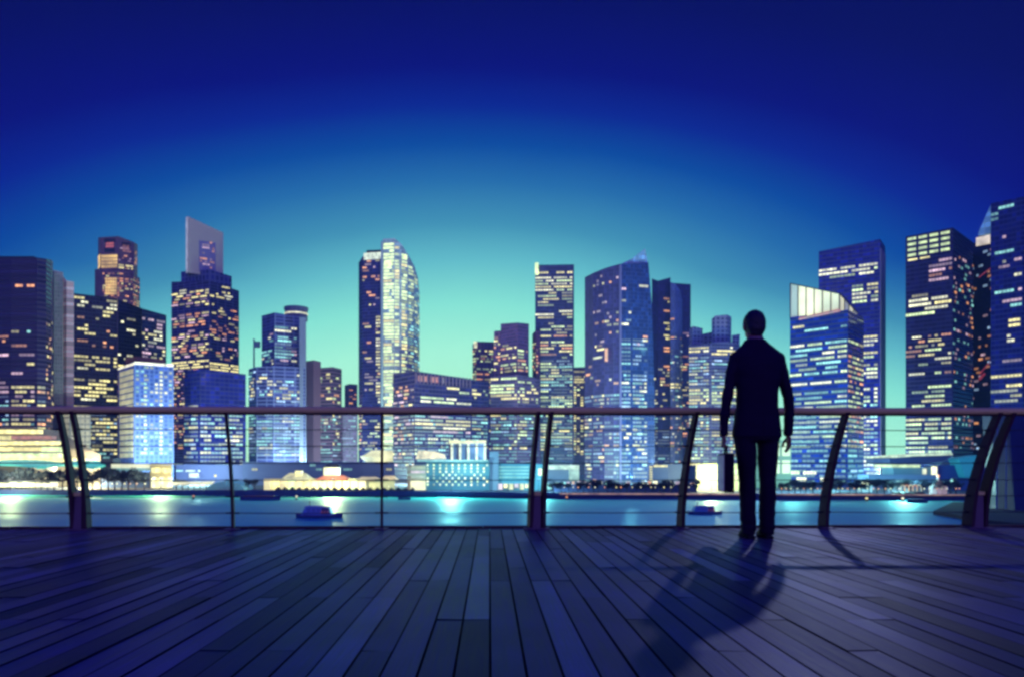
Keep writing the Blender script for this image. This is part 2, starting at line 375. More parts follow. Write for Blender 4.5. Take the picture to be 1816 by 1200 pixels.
# 10 tall bright rounded tower
b=Bld('curved_tower','tall tower half dark and half bright green glass with curved shoulder','office tower',690,620)
dk=b.block('dark_shaft',[(636,634,466),(643,626,455),(676,622,455)],facade('shaft_dark',(.008,.008,.07),(.03,.02,.10),4,3,.25,.1),back=30)
lt=b.block('glass_shaft',[(679,618,424),(700,616,423),(712,618,433),(724,623,452),(735,631,472),(741,640,492),(744,650,520)],facade('shaft_light',(.22,.30,.30),(.55,.62,.60),4,2.6,.45,.12,.25),back=26)
sp=b.block('spine',[(675.5,619,428),(680,617,428)],plain('spine_white',(.5,.6,.62),.4),back=6)
cp=b.block('crown_band',[(645,625.5,449),(676,621.5,447)],emis('crown_lit',(.85,.98,.72),.9),ybot=459,back=20)
tp=b.block('roof_block',[(650,632,444),(676,628,443)],m_roofd,ybot=449,back=12)
b.win(dk,[1],462,700,.28,(1,4),'oyp',mw=2.6,dark=.35,dim=(4,4,1)); b.win(dk,[1],560,720,.7,(2,3),'yw',mw=2.6,u0=.72,dark=.1,dim=(2,4,2),floorlock=1); b.win(dk,[0,1],720,800,.5,(1,3),'yog')
b.win(lt,[0],430,800,.9,(3,8),'gygg',mw=2.6,fh=4,wh=.6,cw=.96,dark=.04,dim=(0,3,5)); b.win(lt,[1],436,800,.88,(2,6),'gggy',mw=2.6,fh=4,wh=.58,cw=.95,dark=.04,dim=(0,4,4)); b.win(lt,[2],450,800,.92,(2,5),'ggy',mw=2.6,fh=4,wh=.55,cw=.95,dark=.05,dim=(1,4,3)); b.win(lt,[3,4,5],470,800,.75,(2,5),'tgg',mw=2.6,fh=4,wh=.5,cw=.92,dark=.12,dim=(4,4,1))
flood(lt,0,.1,.8,462,472,PAL['g'][2],'lit_panel'); flood(lt,2,.15,.8,450,458,PAL['g'][2],'lit_panel')
# base of the tower: lit disc canopy and lift shaft
X=xof(668,560); Y=590
d=MB(); d.rings([(X,Y,zof(819,560),12,10),(X,Y,zof(813,560),16,12),(X,Y,zof(808,560),18,13),(X,Y,zof(805,560),14,11),(X,Y,zof(797,560),9,8)],36); d.build('disc_canopy',emis('disc_light',(.95,.93,.48),.9,.1,.6,1.3),b.root)
d=MB(); d.box((xof(655,560),572,LAND),(xof(664,560),578,zof(818,560))); d.box((xof(671,560),572,LAND),(xof(676,560),578,zof(818,560))); d.build('lit_pier',emis('pier_light',(.9,.95,.6),.8),b.root)
b.finish()
# 11 wide dark block with red top storey
b=tower('wide_block','wide dark block with a red lit loggia under its flat roof','office block',735,520,
   facade('wide_dark',(.012,.008,.06),(.05,.025,.08),4.2,4,.32,.1,.25),[(697,540,662),(735,516,657),(837,548,672),(868,560,677)],flat=False,back=34)
for (e,a,c,mm) in ((1,.05,.22,'o'),(1,.25,.42,'o'),(1,.45,.5,'p')): flood(b.main,e,a,c,663,676,emis('loggia_'+mm+str(a),(.75,.13,.07) if mm=='o' else (.4,.2,.25),.55,.25,.3,1.6),'loggia_light',cell=(4,6))
d=MB()
for i in range(16):
    A,B2=b.main['bot'][1],b.main['bot'][2]; p=A.lerp(B2,(i+.5)/16); d.box((p.x-.5,p.y-1.4,zof(679,520)),(p.x+.5,p.y-.3,zof(661.5,520)-i*.02))
d.build('loggia_columns',plain('loggia_conc',(.16,.08,.16),.7),b.root)
b.win(b.main,[1],683,698,.75,(3,9),'yg',dark=0,dim=(0,2,3),u0=.55,u1=.95); b.win(b.main,[1],702,716,.85,(4,12),'gw',dark=0,dim=(0,2,4),u0=.1)
b.win(b.main,[0],690,830,.35,(1,3),'oyp',dark=.2); b.win(b.main,[1],722,770,.7,(3,12),'gwyp',dark=.15,dim=(3,4,2)); b.win(b.main,[1],770,810,.6,(1,4),'wgt',dark=.1,cw=.6); b.win(b.main,[2],690,720,.35,(1,4),'yg',dark=.1); b.win(b.main,[2],720,800,.6,(1,4),'ygt',dark=.1,dim=(4,3,1))
b.dimlow(b.main,[0,1,2],722,840,.85); b.finish()
# 12, 13 maroon group
m12=facade('maroon_a',(.03,.012,.07),(.20,.07,.17),4,5,.4,.35,.5)
b=tower('maroon_tower','small maroon tower with lit roof corner behind the wide dark block','office tower',856,760,m12,[(838,762,610),(845,756,605),(878,762,606)],flat=False)
b.pbox('roof_sign_light',PAL['w'][1],840,846,605,616,752,3); b.win(b.main,[0,1],622,720,.45,(1,3),'yog',dark=.15,dim=(3,4,2)); b.win(b.main,[0,1],720,800,.5,(1,3),'ygt',dark=.1); b.finish()
b=tower('maroon_tower','maroon twin office tower with windowless dark red top storeys','office tower',920,600,facade('maroon_b',(.035,.015,.08),(.17,.06,.16),4,3.2,.45,.2,.5),[(888,612,574),(918,598,572),(938,606,574)],flat=False,back=20)
w=b.block('tower_wing',[(876,618,587),(889,616,586)],m12,back=18)
w3=b.block('tower_wing',[(944,620,592),(951,612,585),(958,616,588)],facade('maroon_c',(.06,.01,.06),(.16,.04,.14),4,3,.4,.3,.5),back=18)
w4=b.block('lower_wing',[(870,596,668),(918,588,664),(958,600,670)],facade('maroon_d',(.05,.03,.09),(.18,.09,.18),4,3.2,.45,.16,.5),back=12)
b.win(b.main,[0,1],612,664,.6,(1,4),'ygo',dark=.1,dim=(3,4,2)); b.win(w3,[0,1],610,664,.55,(1,2),'ygo',dark=.1,mw=2.4); b.win(w,[0],600,664,.3,(1,2),'yo',mw=2.4)
b.win(w4,[0],672,716,.95,(3,9),'ygg',dark=.05,dim=(0,3,4),wh=.55); b.win(w4,[1],672,716,.6,(1,3),'yg',dark=.05,dim=(1,3,4)); b.win(w4,[0,1],722,800,.5,(1,4),'ygt',dark=.12,dim=(3,4,2)); b.dimlow(w4,[0,1],725,860,.85); b.finish()
# 14 bright window tower
b=tower('window_tower','slim flat topped tower with dense pale yellow windows','office tower',985,620,facade('slim_glass',(.012,.014,.07),(.06,.05,.14),3.7,3,.35,.14,.3),[(949,622,470),(1018,620,469)],flat=False,back=36)
b.pbox('lit_edge_pier',PAL['g'][2],949,955,466,486,618,3); 
b.win(b.main,0,484,492,.5,(2,4),'y',dark=0,dim=(0,1,2)); b.win(b.main,0,494,570,.66,(3,7),'ggyw',fh=3.7,dark=.1,dim=(2,4,2),wh=.42); b.win(b.main,0,575,640,.4,(2,6),'ygo',fh=3.7,dark=.2,wh=.42); b.win(b.main,0,640,800,.66,(3,8),'ggyt',fh=3.7,dark=.14,dim=(2,4,2),wh=.45)
b.dimlow(b.main,[0],640,860,.85); b.finish()
b=tower('small_tower','short tower with yellow windows squeezed between the slim tower and the glass fin tower','office tower',1028,760,facade('small_glass',(.03,.02,.08),(.10,.05,.12),4,4,.4,.2,.4),[(1016,760,651),(1040,760,650)],flat=False)
b.win(b.main,0,655,680,.9,(3,6),'y',dark=.2,wh=.6); b.win(b.main,0,680,810,.75,(1,2),'ygy',mw=5,cw=.7,dark=.1,dim=(1,4,3)); b.finish()
# 16 glass fin tower
b=Bld('fin_tower','large blue glass tower whose roof sweeps up to a pointed glass fin','office tower',1100,500)
l=b.block('curved_facade',[(1037,524,492),(1052,514,484),(1072,505,476),(1088,501,471),(1101,499,468)],facade('fin_purple',(.022,.014,.07),(.075,.05,.13),3.8,2.2,.16,.22,.3),back=30)
r=b.block('glass_facade',[(1101.3,499,468),(1122,500,467),(1150,504,466),(1156,505,540),(1161,506,700)],facade('fin_blue',(.010,.028,.11),(.045,.06,.15),3.8,2.2,.10,.14,.12),back=30)
f=b.block('glass_fin',[(1101.5,500.5,468),(1122,501.5,458),(1144,504,441),(1149,505.5,466)],facade('fin_pale',(.22,.36,.46),(.40,.50,.56),4,3,.12,.12,.25),ybot=470,back=3)
b.pbox('corner_rib',plain('rib_mauve',(.22,.16,.34),.5),1099,1102.5,470,860,497,1.5)
b.win(l,[1,2,3],486,620,.16,(1,2),'opy',mw=2.4,dark=.2,dim=(4,3,1)); b.win(l,[0,1,2,3],622,628,.9,(3,8),'oy',mw=2.4,dark=0,dim=(0,3,2)); b.win(l,[0,1],634,642,.95,(4,8),'w',mw=2.4,dark=0,dim=(1,2,0)); b.win(l,[0,1,2,3],645,860,.2,(1,3),'oyw',mw=2.4,dark=.2)
b.win(r,[0,1],500,700,.10,(1,3),'wpb',mw=2.4,dark=.3,dim=(3,3,2)); b.win(r,[1],595,612,.9,(2,3),'yo',mw=2.4,u0=.65,dark=0,dim=(0,0,3)); b.win(r,[1],506,516,.8,(4,6),'wo',mw=2.4,u0=.4,dark=0,dim=(1,2,1)); b.win(r,[0,1],660,860,.34,(1,3),'wtyb',mw=2.4,dark=.12,dim=(3,4,2))
b.pbox('sign_light',PAL['o'][1],1073,1078,617,640,500,1)
b.dimlow(l,[0,1,2,3],700,862,.7); b.dimlow(r,[0,1],600,862,.7); b.finish()
# 17
b=Bld('dark_rib_tower','dark ribbed tower with orange lit floors right of the fin tower','office tower',1180,640)
l=b.block('dark_shaft',[(1156,640,494),(1167,634,498),(1189,638,492)],facade('rib_dark',(.004,.003,.06),(.012,.008,.09),4,3,.2,.3,.3),back=30)
r=b.block('glass_wing',[(1189,632,500),(1197,630,503),(1206,634,514),(1210,640,532)],facade('rib_blue',(.03,.045,.17),(.10,.11,.28),4,2,.06,.35,.3),back=24)
b.win(l,[1],520,720,.5,(3,5),'oyo',mw=2.6,u0=.45,dark=.6,dim=(2,3,1)); b.win(l,[0,1],640,830,.2,(1,2),'oyw',dark=.3); b.win(r,[0,1,2],560,840,.12,(1,2),'woy',mw=2.2,dark=.2); b.win(r,[0,1],680,690,.8,(2,5),'y',dark=0,mw=2.2); b.dimlow(l,[0,1],740,862,.6); b.dimlow(r,[0,1,2],620,862,.5); b.finish()
b=tower('navy_tower','narrow navy tower standing behind the dark ribbed tower','office tower',1216,760,facade('navy_behind',(.004,.006,.07),(.016,.02,.12),4,3,.3,.2,.3),[(1196,760,502),(1225,762,504)],flat=False)
b.win(b.main,0,590,640,.3,(3,6),'op',u0=.5,dark=.6,dim=(2,3,1)); b.win(b.main,0,640,800,.4,(1,3),'yoo',dark=.2,dim=(4,3,1)); b.finish()
# 18 mottled towers
mm=facade('mottled',(.035,.035,.13),(.24,.23,.38),5,5,.42,.42,.5)
b=Bld('terraced_tower','cluster of pale mottled high rise blocks with bright lower floors','apartment block',1265,620)
t1=b.block('tower_block',[(1223,626,583),(1228,620,578),(1246,624,582)],mm); t2=b.block('tower_block',[(1246,630,592),(1264,628,588)],mm); t3=b.block('tower_block',[(1262,620,566),(1268,616,560),(1290,616,558),(1297,622,562)],mm); t4=b.block('tower_block',[(1298,626,594),(1312,630,592)],mm)
t5=b.block('lower_block',[(1222,606,612),(1262,600,608),(1300,602,606),(1312,608,610)],facade('mott_low',(.02,.02,.12),(.13,.13,.28),4,3.2,.4,.2,.4),back=14)
b.win(t3,[1],568,600,.25,(1,2),'pb',mw=5,fh=5,dim=(4,1,0)); b.win(t5,[0,1,2],614,632,.95,(3,8),'yyw',dark=0,dim=(0,3,3),wh=.5); b.win(t5,[0,1,2],632,690,.35,(1,4),'bwg',dark=.1,dim=(4,3,1)); b.win(t5,[0,1,2],690,722,.8,(2,6),'gyg',dark=.1,dim=(1,3,4),wh=.6); b.win(t5,[0,1,2],725,820,.6,(1,4),'gyt',dark=.1,dim=(3,4,2)); b.win(t5,[0,1,2],820,862,.96,(3,8),'ygg',dark=0,dim=(0,2,4),wh=.75)
b.dimlow(t5,[0,1,2],640,862,.8); b.finish()
# 19 lit-crown tower
b=Bld('lantern_tower','blue glass tower with a tall glowing slanted glass crown behind the man','office tower',1503,379)
m=b.block('tower_block',[(1401,401,563),(1504,379,549),(1532,400,563)],facade('lantern_glass',(.004,.018,.17),(.012,.02,.11),3.7,4.2,.42,.06,.15),back=30)
c=b.block('crown_core',[(1402,403,512),(1488,384,528),(1520,402,560)],plain('crown_core',(.10,.11,.16),.5),ybot=572,back=12)
mc=emis('crown_glow',(.96,.97,.55),.95,.07,.55,1.25,(.5,.5,.4)); mc2=emis('crown_glow_dim',(.55,.62,.55),.4,.1,.6,1.2,(.5,.5,.4))
Z=lambda y,D: zof(y,D)
def crownpan(pA,pB,n,us,mats):
    """pA/pB=(px,D,ytop,ybot)"""
    A0=at(pA[0],pA[3],pA[1]);A1=at(pA[0],pA[2],pA[1]);B0=at(pB[0],pB[3],pB[1]);B1=at(pB[0],pB[2],pB[1]); off=b.root.location
    for i in range(n):
        a,cc=(i+.04)/n,(i+.96)/n; back=Vector((.0,.5,0))
        q=[A0.lerp(B0,a),A0.lerp(B0,cc),A1.lerp(B1,cc),A1.lerp(B1,a)]; q+= [p+back for p in q]
        link('crown_panel',mesh('crown_panel',[p-off for p in q],[(0,1,2,3),(1,5,6,2),(4,0,3,7),(3,2,6,7),(0,4,5,1),(5,4,7,6)],mats[i]),b.root)
    fr=MB()
    for i in range(n+1):
        fr.tube([A0.lerp(B0,i/n)-Vector((0,.3,0)),A1.lerp(B1,i/n)-Vector((0,.3,0))],.28,6)
    fr.tube([A1-Vector((0,.3,0)),B1-Vector((0,.3,0))],.35,6); fr.build('crown_frame',m_dark,b.root)
crownpan((1401,402,503,567),(1488,380.5,521,550),6,0,[mc2,mc,mc,mc,mc,mc]); crownpan((1488.5,380.3,521,550),(1521,401,556,571),4,0,[mc,mc2,mc,mc2])
d=MB(); A0=at(1416,566,398); B0=at(1488,551,380); d.tube([A0-Vector((0,1,0)),B0-Vector((0,1,0))],.7,6); d.build('red_light_line',emis('red_line',(.8,.14,.12),.45),b.root)
b.win(m,0,566,592,.6,(4,9),'wyo',dark=.1,dim=(1,3,2),fh=3.7,mw=2.1,wh=.4,margin=3); b.win(m,0,612,722,.78,(4,9),'gwtg',dark=.14,dim=(2,4,2),fh=3.7,mw=2.1,wh=.42); b.win(m,0,722,800,.8,(4,10),'gtwg',dark=.08,dim=(3,4,1),fh=3.7,mw=2.1,wh=.42)
b.win(m,0,830,858,.7,(3,6),'gw',dark=0,fh=5,mw=2.4,wh=.5,dim=(0,1,4)); b.win(m,1,600,800,.72,(2,5),'yggo',dark=.1,dim=(3,4,1),fh=3.7,mw=2.1,wh=.4); b.win(m,0,590,612,.3,(4,8),'wt',dark=.1,fh=3.7,mw=2.1,wh=.35)
b.dimlow(m,[0,1],722,862,.85); b.finish()
# 20
b=tower('slab_glass_tower','tall navy slab tower behind the tower with the glowing crown','office tower',1540,500,facade('navy_slab',(.004,.006,.13),(.012,.010,.10),4,3,.35,.08,.2),[(1452,504,446),(1561,484,424),(1570,500,437)],flat=False,back=40)
b.win(b.main,0,478,502,.75,(4,10),'gww',dark=0,dim=(1,3,3)); b.win(b.main,0,512,556,.8,(3,6),'wgy',dark=.15,dim=(1,4,3),u0=.55); b.win(b.main,0,596,720,.7,(2,6),'wgy',dark=.2,dim=(1,4,3),u0=.6); b.win(b.main,0,722,850,.8,(2,5),'gtw',dark=.1,u0=.6)
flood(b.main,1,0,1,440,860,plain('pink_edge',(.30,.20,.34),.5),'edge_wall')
b.dimlow(b.main,[0],722,860,.7); b.finish()
# 21
b=tower('screen_tower','dark tower with a lit louvred top screen right of the sky gap','office tower',1690,415,facade('screen_glass',(.004,.003,.04),(.014,.010,.07),3.6,3,.35,.08,.25),[(1606,431,420),(1690,415,403.5),(1726,442,430)],flat=False,back=40)
for k in range(4): flood(b.main,0,.02,.96,423+k*9.5,428.5+k*9.5,PAL['g'][1],'lit_louvre',cell=(6.2,1.9))
flood(b.main,0,.02,.55,461,464,PAL['y'][2],'lit_louvre',cell=(6.2,1.2))
b.win(b.main,0,470,510,.7,(3,7),'ppo',dark=.1,u0=.5,mw=2.2,dim=(3,3,1)); b.win(b.main,0,480,500,.4,(3,7),'op',dark=.1,u1=.5,mw=2.2,dim=(4,2,0)); b.win(b.main,0,510,600,.5,(5,9),'gwy',dark=.72,dim=(1,3,3),mw=2.2); b.win(b.main,0,600,685,.45,(1,5),'gwyo',dark=.1,dim=(3,4,2),mw=2.2,wh=.42); b.win(b.main,0,685,812,.8,(4,7),'gggy',dark=.08,dim=(1,4,3),mw=2.2,wh=.45)
b.win(b.main,1,450,800,.14,(1,2),'opt',dark=.2,dim=(4,2,0),mw=2.2); b.dimlow(b.main,[0],740,815,.6); b.finish()
b=tower('dark_tower','almost black tower with sparse tiny red lights between the two rightmost towers','office tower',1735,470,facade('black_right',(.003,.002,.03),(.014,.008,.07),3.6,2.4,.3,.3,.3),[(1720,470,434),(1760,452,418)],flat=False,back=40)
b.win(b.main,0,440,800,.14,(1,2),'opb',dark=.2,dim=(5,2,0),mw=2.4)
mrl=emis('red_line_b',(.9,.08,.12),.3)
for (pa,pb,rr_) in ((at(1736,492,455),at(1756,476,445),.3),(at(1738,662,455),at(1756,640,445),.35),(at(1737,672,455),at(1746,662,450),.7)):
    d=MB(); d.tube([pa,pb],rr_,6); d.build('red_light_line',mrl,b.root)
b.finish()
# 22
b=Bld('edge_tower','tallest dark blue tower at the right edge, pale glass fin at its top','office tower',1800,380)
m=b.block('tower_block',[(1757,398,361),(1815,386,349),(1840,400,362)],facade('edge_glass',(.003,.005,.085),(.006,.010,.11),3.8,2.6,.3,.10,.12),back=40)
f=b.block('glass_fin',[(1735,404,413),(1757,399,363)],facade('edge_fin',(.16,.28,.42),(.24,.34,.46),4,4,.15,.15,.3),ybot=413,back=4)
f2=b.block('lit_fin_base',[(1731,405,422),(1756,400,416)],emis('fin_base',(.95,.80,.62),.75,.2),ybot=429,back=4)
b.win(m,0,362,382,.85,(2,5),'t',dark=.1,dim=(4,3,0),mw=2.4,u1=.8,margin=2); b.win(m,0,382,400,.7,(1,3),'t',dark=.1,dim=(4,2,0),mw=2.4,u1=.25); b.win(m,0,420,560,.25,(1,5),'twp',dark=.55,mw=2.4,dim=(3,3,1)); b.win(m,0,565,590,.85,(3,6),'y',dark=0,mw=2.4,u0=.55,u1=.98,dim=(0,1,3)); b.win(m,0,592,615,.5,(1,4),'yw',dark=.1,mw=2.4,u0=.5,dim=(1,3,2)); b.win(m,0,640,720,.5,(3,8),'ywp',dark=.4,mw=2.4,dim=(2,3,3))
b.finish()

# ------------------------------------------------ low waterfront buildings
def low(name,label,cat,px,D): return Bld(name,label,cat,px,D)
Y=lambda s: PAL['y'][s]
# left entertainment podium
b=low('waterfront_complex','long yellow lit waterfront complex with stacked floors and a turquoise roof','shopping complex',50,390)
body=b.block('podium',[(-90,400,758),(60,390,757),(104,400,764),(178,398,806)],plain('podium_wall',(.22,.20,.20),.7),back=20)
for i,(y0,y1,x0,x1,mt) in enumerate(((760,768,-60,68,Y(2)),(772,778,20,92,emis('complex_red',(.8,.25,.18),.5)),(772,779,-60,18,Y(1)),(782,789,-60,100,Y(2)),(792,799,24,70,Y(1)),(792,799,-60,20,Y(2)),(792,800,74,103,PAL['g'][2]),(803,812,-60,104,PAL['g'][2]),(811,819,-60,165,Y(2)))):
    b.pbox('lit_floor',mt,x0,x1,y0,y1,386-(i%3)*.5,4)
b.pbox('floor_slab',m_conc,-60,106,789.3,791.4,384,6); b.pbox('floor_slab',m_conc,-60,106,779.5,781.5,384,6); b.pbox('floor_slab',m_conc,-60,106,800,802,384,6)
rf=MB(); 
for (xa,xb,ya,yb) in ((-70,90,821,833),(78,176,822,834)):
    p=[]
    for k in range(9):
        t=k/8; p.append((xof(xa+(xb-xa)*t,372),zof(yb-(yb-ya)*math.sin(math.pi*(.12+.76*t))**.6,372)))
    for k in range(8):
        (x0,z0),(x1,z1)=p[k],p[k+1]; n=len(rf.v)
        rf.add([(x0,366,z0-.2),(x1,366,z1-.2),(x1,384,z1+2),(x0,384,z0+2),(x0,366,z0-1.2),(x1,366,z1-1.2),(x1,384,z1+1),(x0,384,z0+1)],[(0,1,2,3),(7,6,5,4),(0,4,5,1),(2,6,7,3),(1,5,6,2),(3,7,4,0)])
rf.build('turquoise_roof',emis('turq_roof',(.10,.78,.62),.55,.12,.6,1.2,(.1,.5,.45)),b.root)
b.pbox('lit_entrance',PAL['w'][2],84,94,824,838,368,3); b.finish()
b=low('canopy_hall','low hall with a pale lit flat canopy left of the pavilion','hall',230,375)
b.block('hall_body',[(178,382,836),(268,380,836)],plain('hall_blue',(.05,.10,.30),.6),back=16)
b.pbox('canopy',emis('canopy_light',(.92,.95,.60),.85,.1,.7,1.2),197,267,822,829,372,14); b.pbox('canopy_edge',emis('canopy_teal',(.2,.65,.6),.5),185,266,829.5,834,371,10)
b.pbox('stair_block',m_roofd,178,200,812,833,378,8); b.finish()
b=low('pavilion','small warm lit pavilion with arches at the end of the tree row','pavilion',288,368)
b.block('pavilion_body',[(266,372,824),(305,370,824)],plain('pav_wall',(.45,.36,.26),.7),back=10)
for i in range(5): b.pbox('lit_arch',PAL['y'][2] if i%2 else PAL['w'][2],268+i*7.4,273.5+i*7.4,845+(i%2)*2,864,367.5,2)
for i in range(5): b.pbox('lit_window',PAL['y'][1+i%2],268+i*7.4,273+i*7.4,828,838-(i%3),367.5,2)
b.pbox('roof',m_conc,264,307,820,823.6,367,12); b.finish()
b=low('dark_podium','dark purple podium building with two rows of small lit windows under the navy block','office block',360,450)
pd=b.block('podium',[(312,452,822),(470,452,824)],plain('podium_purple',(.05,.05,.16),.7),back=14)
b.win(pd,0,823,830,.8,(2,6),'w',dark=0,fh=2.6,mw=2,u1=.35,dim=(0,3,1)); b.win(pd,0,832,838,.7,(2,4),'wt',dark=0,fh=2.6,mw=2,u1=.3); b.pbox('red_sign',emis('red_sign',(.85,.35,.2),.5,.6),335,352,838,846,449,1); b.finish()
b=low('shore_hall','long low dusk blue hall behind the clubhouse','hall',560,430)
pd=b.block('hall_body',[(430,432,818),(700,432,818)],plain('hall_dusk',(.10,.12,.27),.7,var=.3,scale=.08),back=10); b.win(pd,0,820,850,.12,(1,3),'yt',dark=.2,fh=3.4,mw=2.4,dim=(4,2,0)); b.finish()
b=low('ferry_shelter','white lit ferry shelter with flared canopy on the quay','shelter',340,345)
c2=MB(); z=zof(859,345); c2.add([(xof(310,345),343,z),(xof(366,345),343,z),(xof(373,345),343,z+1.6),(xof(304,345),343,z+1.2),(xof(310,345),351,z),(xof(366,345),351,z),(xof(373,345),351,z+1.6),(xof(304,345),351,z+1.2)],[(0,1,2,3),(5,4,7,6),(3,2,6,7),(1,5,6,2),(4,0,3,7),(4,5,1,0)]); c2.build('flared_canopy',PAL['w'][1],b.root)
for i in range(6): b.pbox('post',m_dark,312+i*10.5,313+i*10.5,859,871,345,.3)
b.finish()
b=low('glass_dome','low teal glass barrel dome on the quay left of the clubhouse','pavilion',402,352)
vs=MB(); n=14
for i in range(n):
    a0,a1=math.pi*i/n,math.pi*(i+1)/n; cx=xof(402,350); rx=xof(436,350)-cx; zz=zof(871,350); h=zof(852,350)-zz
    vs.add([(cx+rx*math.cos(a0),348,zz+h*math.sin(a0)),(cx+rx*math.cos(a1),348,zz+h*math.sin(a1)),(cx+rx*math.cos(a1),362,zz+h*math.sin(a1)),(cx+rx*math.cos(a0),362,zz+h*math.sin(a0)),(cx,348,zz),(cx,362,zz)],[(0,3,2,1),(0,1,4),(2,3,5)])
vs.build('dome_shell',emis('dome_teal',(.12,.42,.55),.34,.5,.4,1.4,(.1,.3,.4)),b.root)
d=MB()
for i in range(1,n):
    a0=math.pi*i/n; d.tube([(cx,347.8,zz+.2),(cx+rx*math.cos(a0),347.8,zz+h*math.sin(a0))],.12,5)
d.build('dome_ribs',m_conc,b.root); b.finish()
# clubhouse
b=low('clubhouse','floodlit cream clubhouse with red pitched roof and a square lantern tower','clubhouse',575,355)
b.block('clubhouse_body',[(468,358,848),(700,354,848)],plain('club_wall',(.5,.44,.3),.7),back=12)
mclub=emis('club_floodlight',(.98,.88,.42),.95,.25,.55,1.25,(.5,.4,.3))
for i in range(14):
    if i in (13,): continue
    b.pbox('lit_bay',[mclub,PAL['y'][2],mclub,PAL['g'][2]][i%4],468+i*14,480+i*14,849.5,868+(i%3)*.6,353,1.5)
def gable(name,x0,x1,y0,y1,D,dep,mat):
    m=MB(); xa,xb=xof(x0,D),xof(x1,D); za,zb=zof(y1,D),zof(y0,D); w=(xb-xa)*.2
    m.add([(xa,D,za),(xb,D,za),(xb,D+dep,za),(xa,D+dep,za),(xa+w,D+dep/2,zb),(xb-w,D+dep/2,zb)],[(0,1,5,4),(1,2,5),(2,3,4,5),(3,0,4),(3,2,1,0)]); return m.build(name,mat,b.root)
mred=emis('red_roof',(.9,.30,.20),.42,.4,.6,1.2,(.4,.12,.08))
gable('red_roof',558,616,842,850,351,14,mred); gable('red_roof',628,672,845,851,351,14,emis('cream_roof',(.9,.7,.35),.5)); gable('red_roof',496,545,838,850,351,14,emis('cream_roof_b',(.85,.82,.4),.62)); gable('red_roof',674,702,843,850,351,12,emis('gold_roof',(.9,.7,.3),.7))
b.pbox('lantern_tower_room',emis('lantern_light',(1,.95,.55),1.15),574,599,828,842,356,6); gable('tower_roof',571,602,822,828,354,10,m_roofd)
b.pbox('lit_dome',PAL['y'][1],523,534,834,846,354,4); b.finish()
# lit frame building
b=low('sign_house','bright fronted house with a glowing cream facade beside the teal waterfront hotel','house',740,345)
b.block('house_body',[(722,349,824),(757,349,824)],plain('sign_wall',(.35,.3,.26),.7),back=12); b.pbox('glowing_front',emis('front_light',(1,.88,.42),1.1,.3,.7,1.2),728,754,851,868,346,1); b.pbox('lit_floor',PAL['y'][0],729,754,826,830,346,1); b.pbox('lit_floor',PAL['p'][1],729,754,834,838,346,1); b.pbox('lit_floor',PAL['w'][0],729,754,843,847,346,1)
b.finish()
b=low('waterfront_hotel','teal washed colonial waterfront hotel with small square windows','hotel',810,345)
hb=b.block('hotel_body',[(756,349,818),(868,345,817)],plain('hotel_teal',(.06,.13,.20),.7,var=.25,scale=.15),back=18)
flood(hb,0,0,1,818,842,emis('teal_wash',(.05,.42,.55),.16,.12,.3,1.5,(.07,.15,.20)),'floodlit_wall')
b.rng=random.Random(5); b.win(hb,0,820,866,.62,(1,1),'wgy',dark=0,fh=2.2,mw=2.0,cw=.5,wh=.6,dim=(1,2,4),off=.5,margin=.4); b.pbox('cornice',emis('cornice_teal',(.4,.85,.72),.7),740,866,814.5,817,343,20)
b.finish()
b=low('portico','floodlit classical portico of tall columns above the waterfront hotel','portico',830,420)
for i in range(5): b.pbox('column',PAL['w'][1],799.5+i*14.6,803.5+i*14.6,786,817,420,1.5)
b.pbox('entablature',PAL['y'][1],796,862,780,785,419,6); b.pbox('portico_wall',plain('portico_wall',(.10,.12,.25),.7),796,862,786,817,424,4); b.pbox('podium',plain('portico_pod',(.12,.2,.3),.7),738,866,817,850,421,6); b.finish()
b=low('lit_billboard_hall','low hall with a glowing cream billboard roof left of the portico','hall',765,410)
q=MB(); D=410; q.add([(xof(737,D),D,zof(813,D)),(xof(791,D),D,zof(813,D)),(xof(788,D),D,zof(805,D)),(xof(770,D),D,zof(799.5,D)),(xof(742,D),D,zof(798,D))]+[(xof(737,D),D+3,zof(813,D)),(xof(791,D),D+3,zof(813,D)),(xof(788,D),D+3,zof(805,D)),(xof(770,D),D+3,zof(799.5,D)),(xof(742,D),D+3,zof(798,D))],[(0,1,2,3,4),(9,8,7,6,5),(2,1,6,7),(3,2,7,8),(4,3,8,9),(0,4,9,5),(1,0,5,6)])
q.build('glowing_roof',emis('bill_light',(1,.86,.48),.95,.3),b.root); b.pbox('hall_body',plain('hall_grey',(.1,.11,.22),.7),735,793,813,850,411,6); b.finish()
b=low('quay_block','grey blue quay building with teal lit floors right of the waterfront hotel','office block',905,345)
qb=b.block('block_body',[(868,347,800),(884,347,800)],plain('quay_grey',(.24,.24,.34),.7),back=12); q2=b.block('block_body',[(884,349,822),(962,346,822)],plain('quay_blue',(.10,.26,.36),.7),back=12)
for y in (826,832,838,844): b.pbox('lit_floor',PAL['t'][0],885,938,y,y+2.6,346.5,1.2)
for i in range(6): b.pbox('lit_window',PAL['y'][1+i%2] if i%3 else PAL['p'][2],884+i*9.5,891+i*9.5,857,867-(i%2)*3,346,1.2)
b.pbox('corner_light',PAL['g'][2],955,961,830,842,344,2); b.finish()
b=low('cube_gate_building','grey block framed by a glowing pale green portal roof','office block',996,345)
b.block('block_body',[(968,350,832),(1012,350,832)],plain('gate_grey',(.20,.20,.32),.7),back=12)
b.pbox('portal_frame',emis('portal_light',(.75,.98,.72),.85),966,1027,824,831.5,345,10); b.pbox('portal_leg',emis('portal_leg',(.55,.85,.65),.55),1011,1027,831.6,852,345,9); b.pbox('teal_shop',PAL['t'][1],962,978,856,867,341,4); b.finish()
